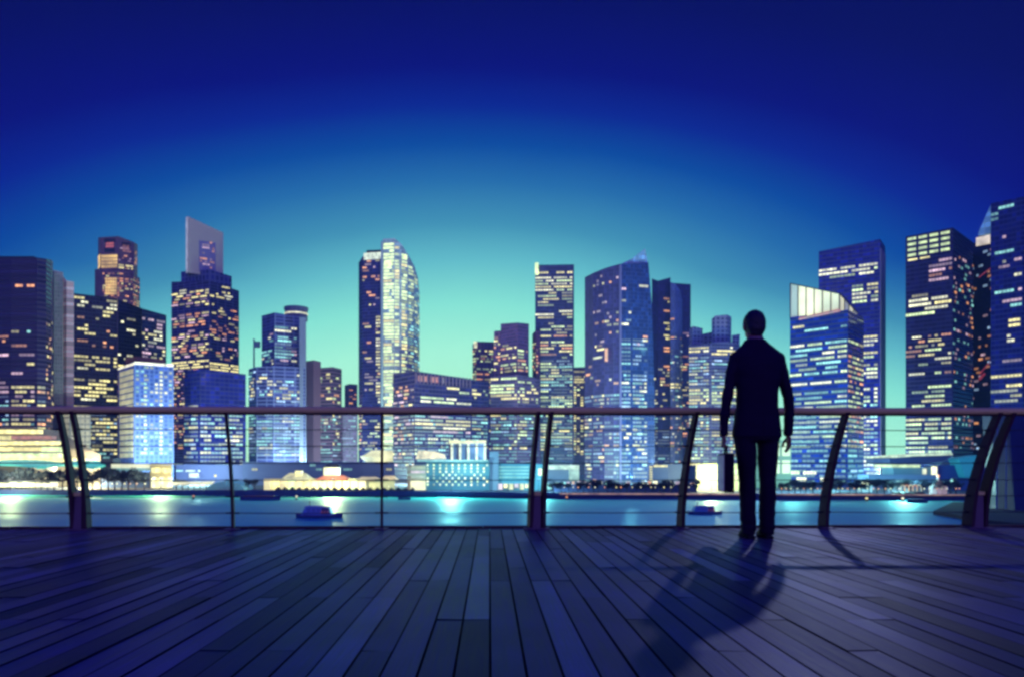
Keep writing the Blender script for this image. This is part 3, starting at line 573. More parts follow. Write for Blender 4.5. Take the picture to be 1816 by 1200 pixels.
b=low('shore_arcade','low dark arcade with orange lamps along the promenade','arcade',1150,345)
ab=b.block('arcade_body',[(982,330,858),(1236,322,858)],plain('arcade',(.06,.06,.18),.7),back=8)
rg=random.Random(3)
for i in range(26):
    x=986+i*9.6; s=rg.choice(['o','y','w','o','p','t']); 
    if rg.random()<.75: b.pbox('lit_shop',PAL[s][rg.choice((1,2))],x,x+rg.uniform(3,8),852+rg.random()*4,857.5,329-.03*i,1)
b.block('back_block',[(1150,350,824),(1185,350,822),(1234,352,824)],plain('arc_back',(.05,.10,.28),.7),ybot=860,back=8)
for i in range(7): b.pbox('lit_window',PAL['y'][1],1152,1157,826+i*4.4,828+i*4.4,349.5,.6)
b.pbox('lit_sign_band',PAL['y'][1],1160,1184,824,827,349,1); b.finish()
b=low('glowing_podium','bright yellow green lit podium left of the briefcase','shopping complex',1250,350)
gb=b.block('podium_body',[(1236,342,822),(1320,338,820)],plain('gpod',(.4,.4,.25),.7),back=10)
b.win(gb,0,823,864,.96,(2,6),'yggy',dark=0,fh=4.2,mw=2.2,wh=.75,dim=(0,2,4),cw=.93,margin=.3); b.finish()
b=low('glowing_podium','pale yellow lit low hall between the man and the tower with the glowing crown','hall',1390,372)
gb=b.block('podium_body',[(1325,378,780),(1403,376,780)],plain('gpod_b',(.4,.42,.28),.7),back=10)
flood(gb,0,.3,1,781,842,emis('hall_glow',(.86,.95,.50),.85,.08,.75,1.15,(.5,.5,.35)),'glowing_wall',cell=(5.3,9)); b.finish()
b=low('modern_theatre','modern theatre with an upswept flat roof and lit underside','theatre',1635,345)
D=345
def slab(name,pts,dep,mat):
    m=MB(); n=len(pts); fr=[(xof(x,D),D,zof(y,D)) for x,y in pts]; bk=[(xof(x,D),D+dep,zof(y,D)) for x,y in pts]
    m.add(fr+bk,[tuple(range(n)),tuple(range(2*n-1,n-1,-1))]+[((i+1)%n,i,i+n,(i+1)%n+n) for i in range(n)]); return m.build(name,mat,b.root)
slab('upswept_roof',[(1578,822),(1578,812),(1620,808),(1690,806),(1672,818),(1600,823)],22,plain('theatre_roof',(.04,.05,.15),.5))
slab('roof_light_edge',[(1596,810.5),(1596,807),(1640,804),(1688,802),(1690,806),(1620,808.5)],24,emis('roof_edge',(.75,.98,.62),.8))
b.pbox('lit_soffit',PAL['g'][1],1582,1632,823,828,346,16); b.pbox('theatre_wall',plain('theatre_wall',(.10,.20,.30),.5),1584,1655,828,846,348,10); b.pbox('lower_hall',plain('lower_hall',(.16,.22,.38),.6),1540,1660,841,866,343,10)
b.pbox('lit_column',PAL['w'][2],1656,1662,826,842,344,2); b.pbox('lit_column',PAL['w'][1],1640,1643,830,840,344,2); b.pbox('blue_wing',plain('blue_wing',(.02,.06,.30),.5),1662,1722,824,868,350,10)
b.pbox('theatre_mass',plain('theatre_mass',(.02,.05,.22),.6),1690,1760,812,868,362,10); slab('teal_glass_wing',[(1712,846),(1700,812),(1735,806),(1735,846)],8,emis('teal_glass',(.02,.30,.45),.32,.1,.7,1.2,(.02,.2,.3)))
b.finish()
for i,(x,w) in enumerate(((1538,9),(1597,14),)):
    b=low('lamp_kiosk',['small kiosk with a round yellow glow at the foot of the navy slab tower','small kiosk glowing yellow in front of the theatre'][i],'kiosk',x,325)
    b.pbox('kiosk_body',m_conc,x-w,x+w,856,872,325,4); b.pbox('lit_counter',PAL['y'][2],x-w*.7,x+w*.9,853,859,324,1.5); b.pbox('roof',m_roofd,x-w*1.2,x+w*1.2,849.5,852.5,323,6); b.finish()
b=low('arch_pavilion','small pavilion of pale arches on the quay in front of the theatre','pavilion',1615,296)
for i in range(5):
    cx=xof(1601+i*7.2,296); m=MB(); zz=LAND+1.5
    m.tube([(cx+1.0*math.cos(math.pi*k/10),296,zz+2.6*math.sin(math.pi*k/10)) for k in range(11)],.16,6); m.build('arch',PAL['o'][1] if i%2 else PAL['w'][1],b.root)
b.pbox('platform',m_dark,1594,1640,872,877,295,5); b.finish()
b=low('spire_pavilion','little pale pavilion with a red lamp on its pointed roof','pavilion',1666,305)
m=MB(); X=xof(1666,305); m.rings([(X,306,LAND,3.6,2.5),(X,306,LAND+3.2,3.6,2.5),(X,306,LAND+3.3,2.2,2),(X,306,LAND+5,1.9,1.6),(X,306,LAND+5.2,.6,.5),(X,306,LAND+7,.35,.3)],12); m.build('pavilion_body',emis('spire_light',(.75,.55,.62),.45),b.root)
m=MB(); m.ell((X,306,LAND+7.5),(.6,.6,.6),10,6); m.build('red_lamp',PAL['o'][2],b.root); b.finish()

# shore, water, trees, lamps, boats
m_land=plain('shore_ground',(.05,.05,.10),.9,scale=.05); m_sea=plain('sea_wall',(.03,.035,.16),.8,var=.3,scale=.3)
SH=[(-1400,356),(-400,345),(0,342),(450,335),(700,325),(870,314),(990,305),(1310,300),(1720,292),(2300,285),(3600,280)]
vs=[];fs=[]
for i,(p,D) in enumerate(SH): x=xof(p,D); vs+=[(x,D,LAND),(x*(1100/D) if abs(x*(1100/D))<1650 else math.copysign(1650,x),1100,LAND)]
for i in range(len(SH)-1): fs.append((2*i,2*i+2,2*i+3,2*i+1))
o=link('shore_ground',mesh('shore_ground',vs,fs,m_land)); o['kind']='structure'
vs=[];fs=[]
for i,(p,D) in enumerate(SH): x=xof(p,D); vs+=[(x,D-.6,WATER-2),(x,D-.6,LAND+.5),(x,D+1.2,LAND+.5),(x,D+1.2,WATER-2)]
for i in range(len(SH)-1):
    k=4*i; fs+=[(k,k+4,k+5,k+1),(k+1,k+5,k+6,k+2),(k+2,k+6,k+7,k+3)]
o=link('sea_wall',mesh('sea_wall',vs,fs,m_sea)); tag(o,'long low dark blue sea wall along the far shore','sea wall')
def shoreD(px):
    for (a,da),(c,dc) in zip(SH,SH[1:]):
        if a<=px<=c: return da+(dc-da)*(px-a)/(c-a)
    return 330
# promenade edge light strips
for nm,lab,x0,x1 in (('light_strip','thin warm light strip along the sea wall from the portal building to the man',992,1312),('light_strip','thin warm light strip along the sea wall right of the man',1372,1712)):
    m=MB(); pts=[]; 
    for k in range(13):
        p=x0+(x1-x0)*k/12; D=shoreD(p)-.9; pts.append((xof(p,D),D,LAND+.15))
    m.tube(pts,.28,6); o=m.build(nm,emis(nm+str(x0),(.85,.50,.30),.42,.25,.3,1.6)); tag(o,lab,'light strip','promenade light strips')
# long blue boathouse wall under the left trees
# trees
def crown_mesh(seed,rx,rz,n,col):
    rg=random.Random(seed); m=MB(); lobes=[(rg.uniform(-.55,.55)*rx,rg.uniform(-.5,.5)*rx,rg.uniform(.25,.95)*rz,rg.uniform(.35,.6)*rx) for _ in range(8)]
    for i in range(n):
        lx,ly,lz,lr=rg.choice(lobes); d=Vector((rg.gauss(0,1),rg.gauss(0,1),rg.gauss(0,1))).normalized()*lr*rg.uniform(.55,1.05); d.z*=.75
        c=Vector((lx,ly,lz))+d; a=Vector((rg.gauss(0,1),rg.gauss(0,1),rg.gauss(0,1))).normalized(); t=a.orthogonal().normalized()*rg.uniform(.25,.5); u=a.cross(t).normalized()*rg.uniform(.2,.42)
        m.add([c-t,c+u*.7,c+t,c-u*.7],[(0,1,2,3)])
    return m
m_leaf=plain('leaves',(.010,.017,.045),.7,var=.6,scale=.6); m_bark=plain('bark',(.03,.025,.05),.9)
protos=[]
for s in range(4):
    cm=crown_mesh(s,3.7,4.9,640,None); me=mesh('crown',cm.v,cm.f,m_leaf)
    tm=MB(); tm.tube([(0,0,0),(.05,.05,1.4),(0,0,3.0),(.3,.1,4.4)],[.32,.24,.18,.08],8)
    for k in range(4):
        a=k*1.7+s; tm.tube([(0,0,2.2+.2*k),(math.cos(a)*1.0,math.sin(a)*1.0,3.4+.2*k),(math.cos(a)*1.8,math.sin(a)*1.8,4.4+.2*k)],[.12,.08,.04],6)
    protos.append((me,mesh('trunk',tm.v,tm.f,m_bark)))
def tree(px,D,h,label,group,k):
    t=empty('tree',(xof(px,D),D,LAND)); tag(t,label,'tree',group); sc=h/7.6; t.scale=(sc*random.Random(px).uniform(.9,1.2),sc,sc); t.rotation_euler.z=px*.37
    c=link('crown',protos[k%4][0],t,(0,0,2.4)); q=link('trunk',protos[k%4][1],t)
rg=random.Random(11)
x=-25; k=0
while x<262: tree(x,352+rg.uniform(-2,5),rg.uniform(8.4,10.2),'dark blue round tree in the dense row before the waterfront complex','trees in the row on the left shore',k); x+=rg.uniform(11,16); k+=1
for x in range(985,1240,13): tree(x+rg.uniform(-4,4),312+rg.uniform(0,4),rg.uniform(4.0,5.6),'small dark tree along the promenade below the fin tower','trees along the middle promenade',k); k+=1
for x in range(1385,1700,12): tree(x+rg.uniform(-4,4),304+rg.uniform(0,5),rg.uniform(4.6,6.4),'small dark tree along the promenade right of the man','trees along the right promenade',k); k+=1
for x in (312,324,440,452): tree(x,350,5,'small bush like tree between the quay shelters','trees between the quay shelters',k); k+=1
# street lamps
lm=MB(); lm.tube([(0,0,0),(0,0,4.2)],[.10,.06],6); lpost=mesh('lamp_post',lm.v,lm.f,m_dark)
hm=MB(); hm.ell((0,0,4.5),(.42,.42,.42),10,6)
heads=[mesh('lamp_globe',hm.v,hm.f,PAL[c][2]) for c in 'owyt']
def lamp(px,D,lab,grp,k,sc=1):
    t=empty('street_lamp',(xof(px,D),D,LAND)); tag(t,lab,'street lamp',grp); t.scale=(sc,sc,sc); link('lamp_post',lpost,t); link('lamp_globe',heads[k],t)
for x in range(4,262,12):
    if 100<x<125: continue
    lamp(x+rg.uniform(-3,3),345,'small globe lamp on the quay in front of the left tree row','lamps on the left quay',rg.choice((0,0,1,2)),.7)
for x in range(1000,1236,15): lamp(x+rg.uniform(-5,5),308,'small globe lamp on the middle promenade below the fin tower','lamps on the middle promenade',rg.choice((0,1,2)),.6)
for x in range(1384,1706,11): lamp(x+rg.uniform(-4,4),298,'small globe lamp on the promenade right of the man','lamps on the right promenade',rg.choice((0,0,2,1)),.55)
lamp(382,352,'bright yellow globe lamp above the glass dome','bright quay lamps',2,1.5) ; lamp(1688,300,'pale blue globe lamp beside the pavilion with the red lamp','bright quay lamps',3,1.3)
for x in range(508,716,13): lamp(x+rg.uniform(-3,3),332,'small globe lamp in front of the floodlit clubhouse','lamps in front of the clubhouse',rg.choice((0,1,2)),.5)
# lit quay market strip on far left
b=low('market_row','row of glowing yellow market stalls on the left quay under the trees','market hall',50,345)
for i in range(9): b.pbox('lit_stall',PAL[rg.choice('yyw')][rg.choice((1,2))],-8+i*12,2.5+i*12,854+rg.random()*3,862.5,344,2)
b.pbox('stall_roof',m_roofd,-12,104,851,853.4,344.5,4); b.finish()
# hedge
hg=MB(); rg=random.Random(9)
for i in range(5200):
    p=rg.uniform(488,735); D=shoreD(p)+rg.uniform(1.6,3.2); c=Vector((xof(p,D),D,LAND+.4+rg.uniform(0,1.5)*(.6+.4*math.sin(p*.5))))
    a=Vector((rg.gauss(0,1),rg.gauss(0,1),rg.gauss(0,1))).normalized(); t=a.orthogonal().normalized()*.28; u=a.cross(t)*.9
    hg.add([c-t,c+u,c+t,c-u],[(0,1,2,3)])
o=hg.build('shrubbery',m_leaf); o['kind']='stuff'

# water
vs=[(-1650,-50,WATER),(1650,-50,WATER),(1650,1120,WATER),(-1650,1120,WATER)]
mw_,nt,bs=newmat('bay_water')
bs.inputs['Base Color'].default_value=(.05,.74,.62,1); bs.inputs['Metallic'].default_value=.7; bs.inputs['Roughness'].default_value=.16; bs.inputs['IOR'].default_value=1.6; bs.inputs['Specular IOR Level'].default_value=.8
g=N(nt,'ShaderNodeNewGeometry'); mp=N(nt,'ShaderNodeMapping'); mp.inputs['Scale'].default_value=(.10,.30,1); nt.links.new(g.outputs['Position'],mp.inputs['Vector'])
n1=N(nt,'ShaderNodeTexNoise'); n1.inputs['Scale'].default_value=1.0; n1.inputs['Detail'].default_value=5; nt.links.new(mp.outputs[0],n1.inputs['Vector'])
mp2=N(nt,'ShaderNodeMapping'); mp2.inputs['Scale'].default_value=(.008,.035,1); nt.links.new(g.outputs['Position'],mp2.inputs['Vector'])
n2=N(nt,'ShaderNodeTexNoise'); n2.inputs['Scale'].default_value=1.0; n2.inputs['Detail'].default_value=3; nt.links.new(mp2.outputs[0],n2.inputs['Vector'])
mr=N(nt,'ShaderNodeMapRange'); mr.inputs[1].default_value=.35; mr.inputs[2].default_value=.65; mr.inputs[3].default_value=.46; mr.inputs[4].default_value=.62; nt.links.new(n2.outputs['Fac'],mr.inputs[0]); nt.links.new(mr.outputs[0],bs.inputs['Roughness'])
bu=N(nt,'ShaderNodeBump'); bu.inputs['Strength'].default_value=.7; bu.inputs['Distance'].default_value=.4; nt.links.new(n1.outputs['Fac'],bu.inputs['Height']); nt.links.new(bu.outputs[0],bs.inputs['Normal'])
o=link('water',mesh('water',vs,[(0,1,2,3)],mw_)); o['kind']='structure'

# boats
def hull(L,W,H,z=0,sheer=.4):
    m=MB(); n=12; rings=[]
    for i in range(n+1):
        t=i/n; x=(t-.5)*L; w=W/2*min(1,(math.sin(math.pi*min(1,t*.9+.1)))**.5)*(1-.75*max(0,(t-.7)/.3)**2); zt=H+sheer*(2*t-1)**2
        rings.append([(x,-w,zt),(x,-w*.75,0),(x,w*.75,0),(x,w,zt)])
    vs=[p for r in rings for p in r]; fs=[]
    for i in range(n):
        for k in range(3): fs.append((4*i+k,4*i+k+1,4*i+4+k+1,4*i+4+k))
        fs.append((4*i+3,4*i,4*i+4,4*i+7))
    fs+=[(0,1,2,3),(4*n+3,4*n+2,4*n+1,4*n)]
    m.add(vs,fs); return m
mh=plain('hull_navy',(.03,.06,.20),.4); mcab=plain('cabin_blue',(.12,.28,.62),.4); mc2_=plain('cabin_blue_b',(.02,.22,.50),.4); mwin=plain('boat_window',(.05,.02,.12),.15,var=.5); mredw=emis('boat_red',(.7,.12,.2),.14,1.5)
def ferry(px,py,L,label,cab,flip=1):
    D=15*F/(py-PY0); t=empty('tour_boat',(xof(px,D),D,WATER)); tag(t,label,'boat','tour boats on the bay'); s=L/12.0
    h=hull(12*s,3.6*s,.9*s,0,.5*s); link('hull',mesh('hull',h.v,h.f,mh,True),t,(0,0,-.15))
    m=MB(); z0=.75*s; 
    m.add([(-4.6*s,-1.5*s,z0),(3.4*s,-1.5*s,z0),(3.4*s,1.5*s,z0),(-4.6*s,1.5*s,z0),(-3.4*s,-1.3*s,z0+2.1*s),(2.7*s,-1.3*s,z0+2.1*s),(2.7*s,1.3*s,z0+2.1*s),(-3.4*s,1.3*s,z0+2.1*s)],[(0,1,5,4),(1,2,6,5),(2,3,7,6),(3,0,4,7),(4,5,6,7)]); link('cabin',mesh('cabin',m.v,m.f,cab),t)
    m=MB(); m.box((-3.7*s,-1.6*s,z0+2.1*s),(3.1*s,1.6*s,z0+2.28*s),.06); link('roof',mesh('roof',m.v,m.f,cab),t)
    for i in range(3):
        m=MB(); x=-3.0*s+i*1.25*s; m.add([(x,-1.47*s,z0+.7*s),(x+1.0*s,-1.47*s,z0+.7*s),(x+1.0*s,-1.36*s,z0+1.7*s),(x,-1.36*s,z0+1.7*s)],[(0,1,2,3)]); link('window',mesh('window',m.v,m.f,plain('win_b%d%d'%(i,px),(.06,.16,.42),.1)),t)
    m=MB(); m.add([(.6*s,-1.50*s,z0+.25*s),(3.1*s,-1.50*s,z0+.25*s),(2.75*s,-1.37*s,z0+1.8*s),(.8*s,-1.37*s,z0+1.8*s)],[(0,1,2,3)]); link('dark_opening',mesh('dark_opening',m.v,m.f,mwin),t)
    for i in range(3):
        m=MB(); x=.9*s+i*.75*s; m.ell((x,-1.62*s,z0+.75*s),(.22*s,.16*s,.4*s),8,6); link('passenger_seat',mesh('passenger_seat',m.v,m.f,mredw),t)
    m=MB(); m.tube([(-2.6*s,0,z0+2.2*s),(-2.6*s,0,z0+3.3*s)],.07*s,6); m.ell((-2.6*s,0,z0+3.35*s),(.16*s,.16*s,.16*s),8,5); link('mast',mesh('mast',m.v,m.f,m_dark),t)
    return t
ferry(567,917,12.6,'pale blue covered tour boat with dark window on the left part of the bay',mcab)
ferry(1250,911,10,'small blue covered tour boat between the posts left of the man',mc2_)
def lowboat(px,py,L,label,mats,name='barge'):
    D=15*F/(py-PY0); t=empty(name,(xof(px,D),D,WATER)); tag(t,label,'boat'); h=hull(L,L*.22,L*.06+.4,0,.5); link('hull',mesh('hull',h.v,h.f,mats[0],True),t,(0,0,-.1))
    m=MB(); m.box((-L*.36,-L*.07,.7),(L*.30,L*.07,.7+L*.055),.08); link('deckhouse',mesh('deckhouse',m.v,m.f,mats[1]),t)
    m=MB(); m.box((-L*.40,-L*.085,.72+L*.055),(L*.34,L*.085,.86+L*.055),.05); link('awning',mesh('awning',m.v,m.f,mats[2]),t)
mrb=plain('barge_red',(.20,.06,.10),.6); 
lowboat(462,886,16,'long low red boat moored in front of the quay',[mh,mrb,plain('awn_red',(.28,.08,.1),.6)])
lowboat(345,877,13,'dark blue boat moored under the white ferry shelter',[mh,plain('boat_dark',(.01,.01,.08),.6),plain('awn_dark',(.02,.02,.1),.6)])
lowboat(1627,890,8,'dark red boat moored below the arch pavilion',[mh,plain('barge_red_b',(.12,.02,.08),.6),plain('awn_maroon',(.15,.03,.1),.6)])
lowboat(717,885,5,'tiny teal boat moored near the clubhouse end',[mh,plain('boat_teal',(.02,.15,.25),.6),plain('awn_teal',(.03,.2,.3),.6)],'dinghy')
for px,py,kk,lab in ((1537,887,2,'glowing round buoy lamp on the water below the kiosk of the slab tower'),(1601,887,1,'glowing white buoy lamp on the water left of the arch pavilion'),(526,884,1,'glowing white marker lamp on a post in the water above the tour boat'),(343,883,0,'orange marker lamp on the water below the ferry shelter'),(1005,884,0,'orange marker lamp on the water below the portal building')):
    D=15*F/(py+1-PY0); t=empty('marker_buoy',(xof(px,D),D,WATER)); tag(t,lab,'buoy'); m=MB(); m.rings([(0,0,-.2,.6,.6),(0,0,.35,.6,.6),(0,0,.6,.15,.15),(0,0,1.0,.1,.1)],10); link('float',mesh('float',m.v,m.f,m_dark),t); m=MB(); m.ell((0,0,1.2),(.5,.5,.42),10,7); link('lamp_globe',mesh('lamp_globe',m.v,m.f,PAL['owyt'[[0,1,2][kk]]][2]),t)

# dark headland and ribbed glass hall on the right
D0=160
vs=[];top=-13.3
hp=[(1655,212,903),(1700,196,905),(1742,180,905),(1800,170,905),(1900,160,905),(2300,150,905)]
fr=[Vector((xof(p,D),D,top)) for p,D,_ in hp]; bk=[Vector((xof(1690,262),262,top)),Vector((xof(2600,262),262,top))]
ring=fr+[bk[1],bk[0]]; n=len(ring)
vs=[v.copy() for v in ring]+[Vector((v.x*1.0,v.y,WATER-1)) for v in ring]
fs=[tuple(range(n))]+[((i+1)%n,i,i+n,(i+1)%n+n) for i in range(n)]
o=link('headland_quay',mesh('headland_quay',vs,fs,plain('headland',(.006,.003,.03),.9,scale=.2))); o['kind']='structure'
b=Bld('glass_hall','curved dark blue glass hall with slanted pale ribs at the right edge','exhibition hall',1800,225); b.root.location.z=top
A=[(1752,228,905,728),(1768,222,905,727),(1800,216,905,724),(1850,212,905,722),(1960,214,905,722)]
m=MB(); vs=[]; n=len(A)
for (p,D,yb,yt) in A:
    x=xof(p,D); vs.append((x,D,top-.2))
for (p,D,yb,yt) in A: vs.append((xof(p,D)+1.5,D+5,zof(yt,D)))
for (p,D,yb,yt) in A: vs.append((xof(p,D)*(D+34)/D+1,D+34,top-.2))
for (p,D,yb,yt) in A: vs.append((xof(p,D)*(D+34)/D+1,D+34,zof(yt,D)))
fs=[]
for i in range(n-1): fs+=[(i,i+1,n+i+1,n+i),(n+i,n+i+1,3*n+i+1,3*n+i),(2*n+i+1,2*n+i,3*n+i,3*n+i+1)]
fs+=[(0,n,3*n,2*n),(n-1,3*n-1,4*n-1,2*n-1)]
m.add(vs,fs); m.build('glass_shell',plain('hall_glass',(.002,.010,.12),.35,var=.5,scale=.08,spec=.2),b.root)
for i,px in enumerate((1756,1772,1789,1806,1824,1842)):
    m=MB(); D=222; m.tube([(xof(px-9,D),D-5,top+.3),(xof(px,D),D-3,zof(830,D)),(xof(px+11,D),D-.5,zof(728,D))],[.22,.16,.12],6); m.build('slanted_rib',plain('rib%d'%i,(.03,.08,.32),.5),b.root)
b.finish()

# lamps added along quay and streets for haze glow and water streaks
FH=MB(); FH.tube([(0,0,0),(0,0,5.2)],[.16,.10],8); fpost=mesh('lamp_post',FH.v,FH.f,m_dark)
FH=MB(); FH.box((-.9,-.35,5.2),(.9,.35,5.6),.08); fhead=mesh('added_lamp_head',FH.v,FH.f,m_dark)
def added_lamp(px,D,kw,col,lab,h=0,r=.8,z=None):
    t=empty('added_light',(xof(px,D),D,LAND+h)); tag(t,lab,'added_light','lights added along the city shore'); link('lamp_post',fpost,t); link('added_lamp_head',fhead,t)
    l=bpy.data.lights.new('added_lamp_light','POINT'); l.energy=kw*1000; l.color=col; l.shadow_soft_size=r
    lo=bpy.data.objects.new('added_lamp_light',l); C.objects.link(lo); lo.parent=t; lo.location=(0,-.2,6.0+r)
WT=(.92,1,.48); TE=(.30,.95,.95); YE=(1,.86,.42); BL=(.22,.80,.95); SK=(.50,.95,.90)
for px,D,kw,col,r_,lab in ((18,338,150,WT,1.6,'added light on the far left quay before the market stalls'),(150,380,150,YE,1,'added light behind the left tree row before the cream block'),
  (285,344,110,WT,2.0,'added light on the quay before the arched pavilion'),(430,455,150,BL,1,'added light in the street before the navy block'),
  (590,338,130,WT,2.2,'added light on the quay before the clubhouse lantern tower'),(660,455,170,WT,1,'added light in the street before the tall curved tower'),
  (800,322,120,TE,2.6,'added light on the quay before the teal hotel'),(850,395,60,TE,1,'added light in the street behind the teal hotel'),
  (955,322,90,TE,1.6,'added light on the quay before the portal building'),(1010,420,150,TE,1,'added light in the street before the slim tower'),
  (1120,395,130,BL,1,'added light in the street before the glass fin tower'),(1262,330,110,WT,1.2,'added light before the bright green podium'),
  (1405,318,100,TE,1.8,'added light on the promenade just right of the man'),(1475,345,70,TE,1,'added light before the tower with the glowing crown'),
  (75,408,90,WT,1,'added light in the street behind the yellow waterfront complex'),(222,408,80,SK,1,'added light in the street before the floodlit hotel'),
  (350,426,110,SK,1,'added light in the street before the dark purple podium'),(500,552,120,SK,1,'added light in the street before the drum tower'),(575,590,110,SK,1,'added light in the street before the brown stepped building'),
  (735,440,120,SK,1,'added light in the street before the wide dark block'),(905,420,170,SK,1,'added light in the street before the maroon tower'),(1190,430,200,SK,1,'added light in the street before the dark ribbed tower'),
  (1265,500,200,WT,1,'added light in the street before the terraced blocks'),(1540,440,150,SK,1,'added light in the street before the navy slab tower'),(1604,308,120,TE,2.2,'added light on the promenade before the theatre'),(1640,390,60,BL,1,'added light behind the theatre before the screen tower')):
    added_lamp(px,D,kw*(.42 if D<360 else 1.1),col,lab,0,r_)

# low wooded hills that close the horizon on both sides of the city
for (xa,xb,sd) in ((820,1620,3),(-1620,-800,7)):
    vs=[];fs=[];nx,ny=44,6
    for j in range(ny+1):
        for i in range(nx+1):
            x=xa+(xb-xa)*i/nx; y=820+j*40; e=math.sin(math.pi*i/nx)**.5*math.sin(math.pi*j/ny) if 0<j<ny else 0
            vs.append((x,y,LAND-.3+e*(26+34*noise.noise(Vector((x*.004,y*.006,sd))))))
    for j in range(ny):
        for i in range(nx): k=j*(nx+1)+i; fs.append((k,k+1,k+nx+2,k+nx+1))
    o=link('hills',mesh('hills',vs,fs,plain('hill_green',(.012,.02,.05),.95,var=.4,scale=.03),True)); o['kind']='structure'
# ================================================================== DECK
rg=random.Random(4)
m_wood,nt,bs=newmat('deck_wood')
at_=N(nt,'ShaderNodeAttribute'); at_.attribute_name='tone'
g=N(nt,'ShaderNodeNewGeometry'); mp=N(nt,'ShaderNodeMapping'); mp.inputs['Scale'].default_value=(55,2.2,8); nt.links.new(g.outputs['Position'],mp.inputs['Vector'])
av=N(nt,'ShaderNodeVectorMath',operation='ADD'); nt.links.new(mp.outputs[0],av.inputs[0]); nt.links.new(at_.outputs['Color'],av.inputs[1])
no=N(nt,'ShaderNodeTexNoise'); no.inputs['Scale'].default_value=1.6; no.inputs['Detail'].default_value=6; no.inputs['Roughness'].default_value=.65; nt.links.new(av.outputs[0],no.inputs['Vector'])
n2=N(nt,'ShaderNodeTexNoise'); n2.inputs['Scale'].default_value=1.7; n2.inputs['Detail'].default_value=4; nt.links.new(g.outputs['Position'],n2.inputs['Vector'])
sep=N(nt,'ShaderNodeSeparateColor'); nt.links.new(at_.outputs['Color'],sep.inputs[0])
base=mixc(nt,sep.outputs[0],(.006,.003,.04),(.060,.036,.26))
mr=N(nt,'ShaderNodeMapRange'); mr.inputs[1].default_value=.3; mr.inputs[2].default_value=.7; mr.inputs[3].default_value=.55; mr.inputs[4].default_value=1.2; nt.links.new(no.outputs['Fac'],mr.inputs[0])
mr2=N(nt,'ShaderNodeMapRange'); mr2.inputs[1].default_value=.3; mr2.inputs[2].default_value=.7; mr2.inputs[3].default_value=.7; mr2.inputs[4].default_value=1.2; nt.links.new(n2.outputs['Fac'],mr2.inputs[0])
vm=N(nt,'ShaderNodeVectorMath',operation='SCALE'); nt.links.new(base,vm.inputs[0]); nt.links.new(M_(nt,'MULTIPLY',mr.outputs[0],mr2.outputs[0]),vm.inputs['Scale'])
nt.links.new(vm.outputs[0],bs.inputs['Base Color']); bs.inputs['Specular Tint'].default_value=(1,.42,1,1); bs.inputs['Specular IOR Level'].default_value=.09; bs.inputs['Sheen Weight'].default_value=.9; bs.inputs['Sheen Roughness'].default_value=.08; bs.inputs['Sheen Tint'].default_value=(1,.75,.9,1)
nt.links.new(M_(nt,'ADD',M_(nt,'MULTIPLY_ADD',no.outputs['Fac'],.22,.26),M_(nt,'MULTIPLY',M_(nt,'SUBTRACT',1.0,sep.outputs[0]),.13)),bs.inputs['Roughness'])
bu=N(nt,'ShaderNodeBump'); bu.inputs['Strength'].default_value=.35; bu.inputs['Distance'].default_value=.004; nt.links.new(no.outputs['Fac'],bu.inputs['Height']); nt.links.new(bu.outputs[0],bs.inputs['Normal'])
RD=6.62       # distance of the railing
vs=[];fs=[];tones=[];mids=[]
pitch=.1025; gap=.0048; J=.46
x=-9.5-.03; col=0
while x<11:
    phase=[0,2,1,3][col%4]+rg.choice((0,0,0,1)); y=-3.2-phase*J
    while y<RD+.16:
        L=J*rg.choice((3,4,4,5)); y1=min(y+L,RD+.16)
        if y1-y<.08: break
        z=rg.uniform(-.0018,.0018); tl=rg.uniform(-.0012,.0012); a,c=x+gap/2,x+pitch-gap/2; ya,yb=y+.002,y1-.002; ch=.0016; mids+=[1,1,0,1,1,1,1]
        k=len(vs)
        for (yy) in (ya,yb):
            vs+=[(a,yy,-.03),(a,yy,z-ch),(a+ch,yy,z+tl),(c-ch,yy,z-tl),(c,yy,z-ch),(c,yy,-.03)]
        f=[(k+i,k+i+1,k+i+7,k+i+6) for i in range(5)]+[(k,k+5,k+4,k+3,k+2,k+1),(k+6,k+7,k+8,k+9,k+10,k+11)]
        f=[tuple(reversed(q)) if False else q for q in f]
        fs+=f; t=(min(1,max(0,rg.gauss(.5,.21))),rg.random()*30,rg.random()*30); tones+=[t]*len(f)
        y=y1
    x+=pitch; col+=1
m_gap=plain('board_edge',(.006,.004,.012),.95,spec=.1); me=mesh('deck',vs,fs,[m_wood,m_gap],midx=mids)
ca=me.attributes.new('tone','FLOAT_COLOR','FACE')
for i,t in enumerate(tones): ca.data[i].color=(t[0],t[1],t[2],1)
bm=bmesh.new(); bm.from_mesh(me); bmesh.ops.recalc_face_normals(bm,faces=bm.faces[:]); bm.to_mesh(me); bm.free()
o=link('boardwalk',me); o['kind']='structure'
m=MB(); m.box((-9.6,-3.4,-.35),(11.1,RD+.14,-.034)); o=m.build('deck_base',plain('deck_base',(.004,.003,.015),.9)); o['kind']='structure'
m=MB(); m.box((-9.6,4.5,WATER-2),(11.1,RD-.1,-.352)); o=m.build('quay_structure',plain('quay_conc',(.05,.05,.08),.9)); o['kind']='structure'

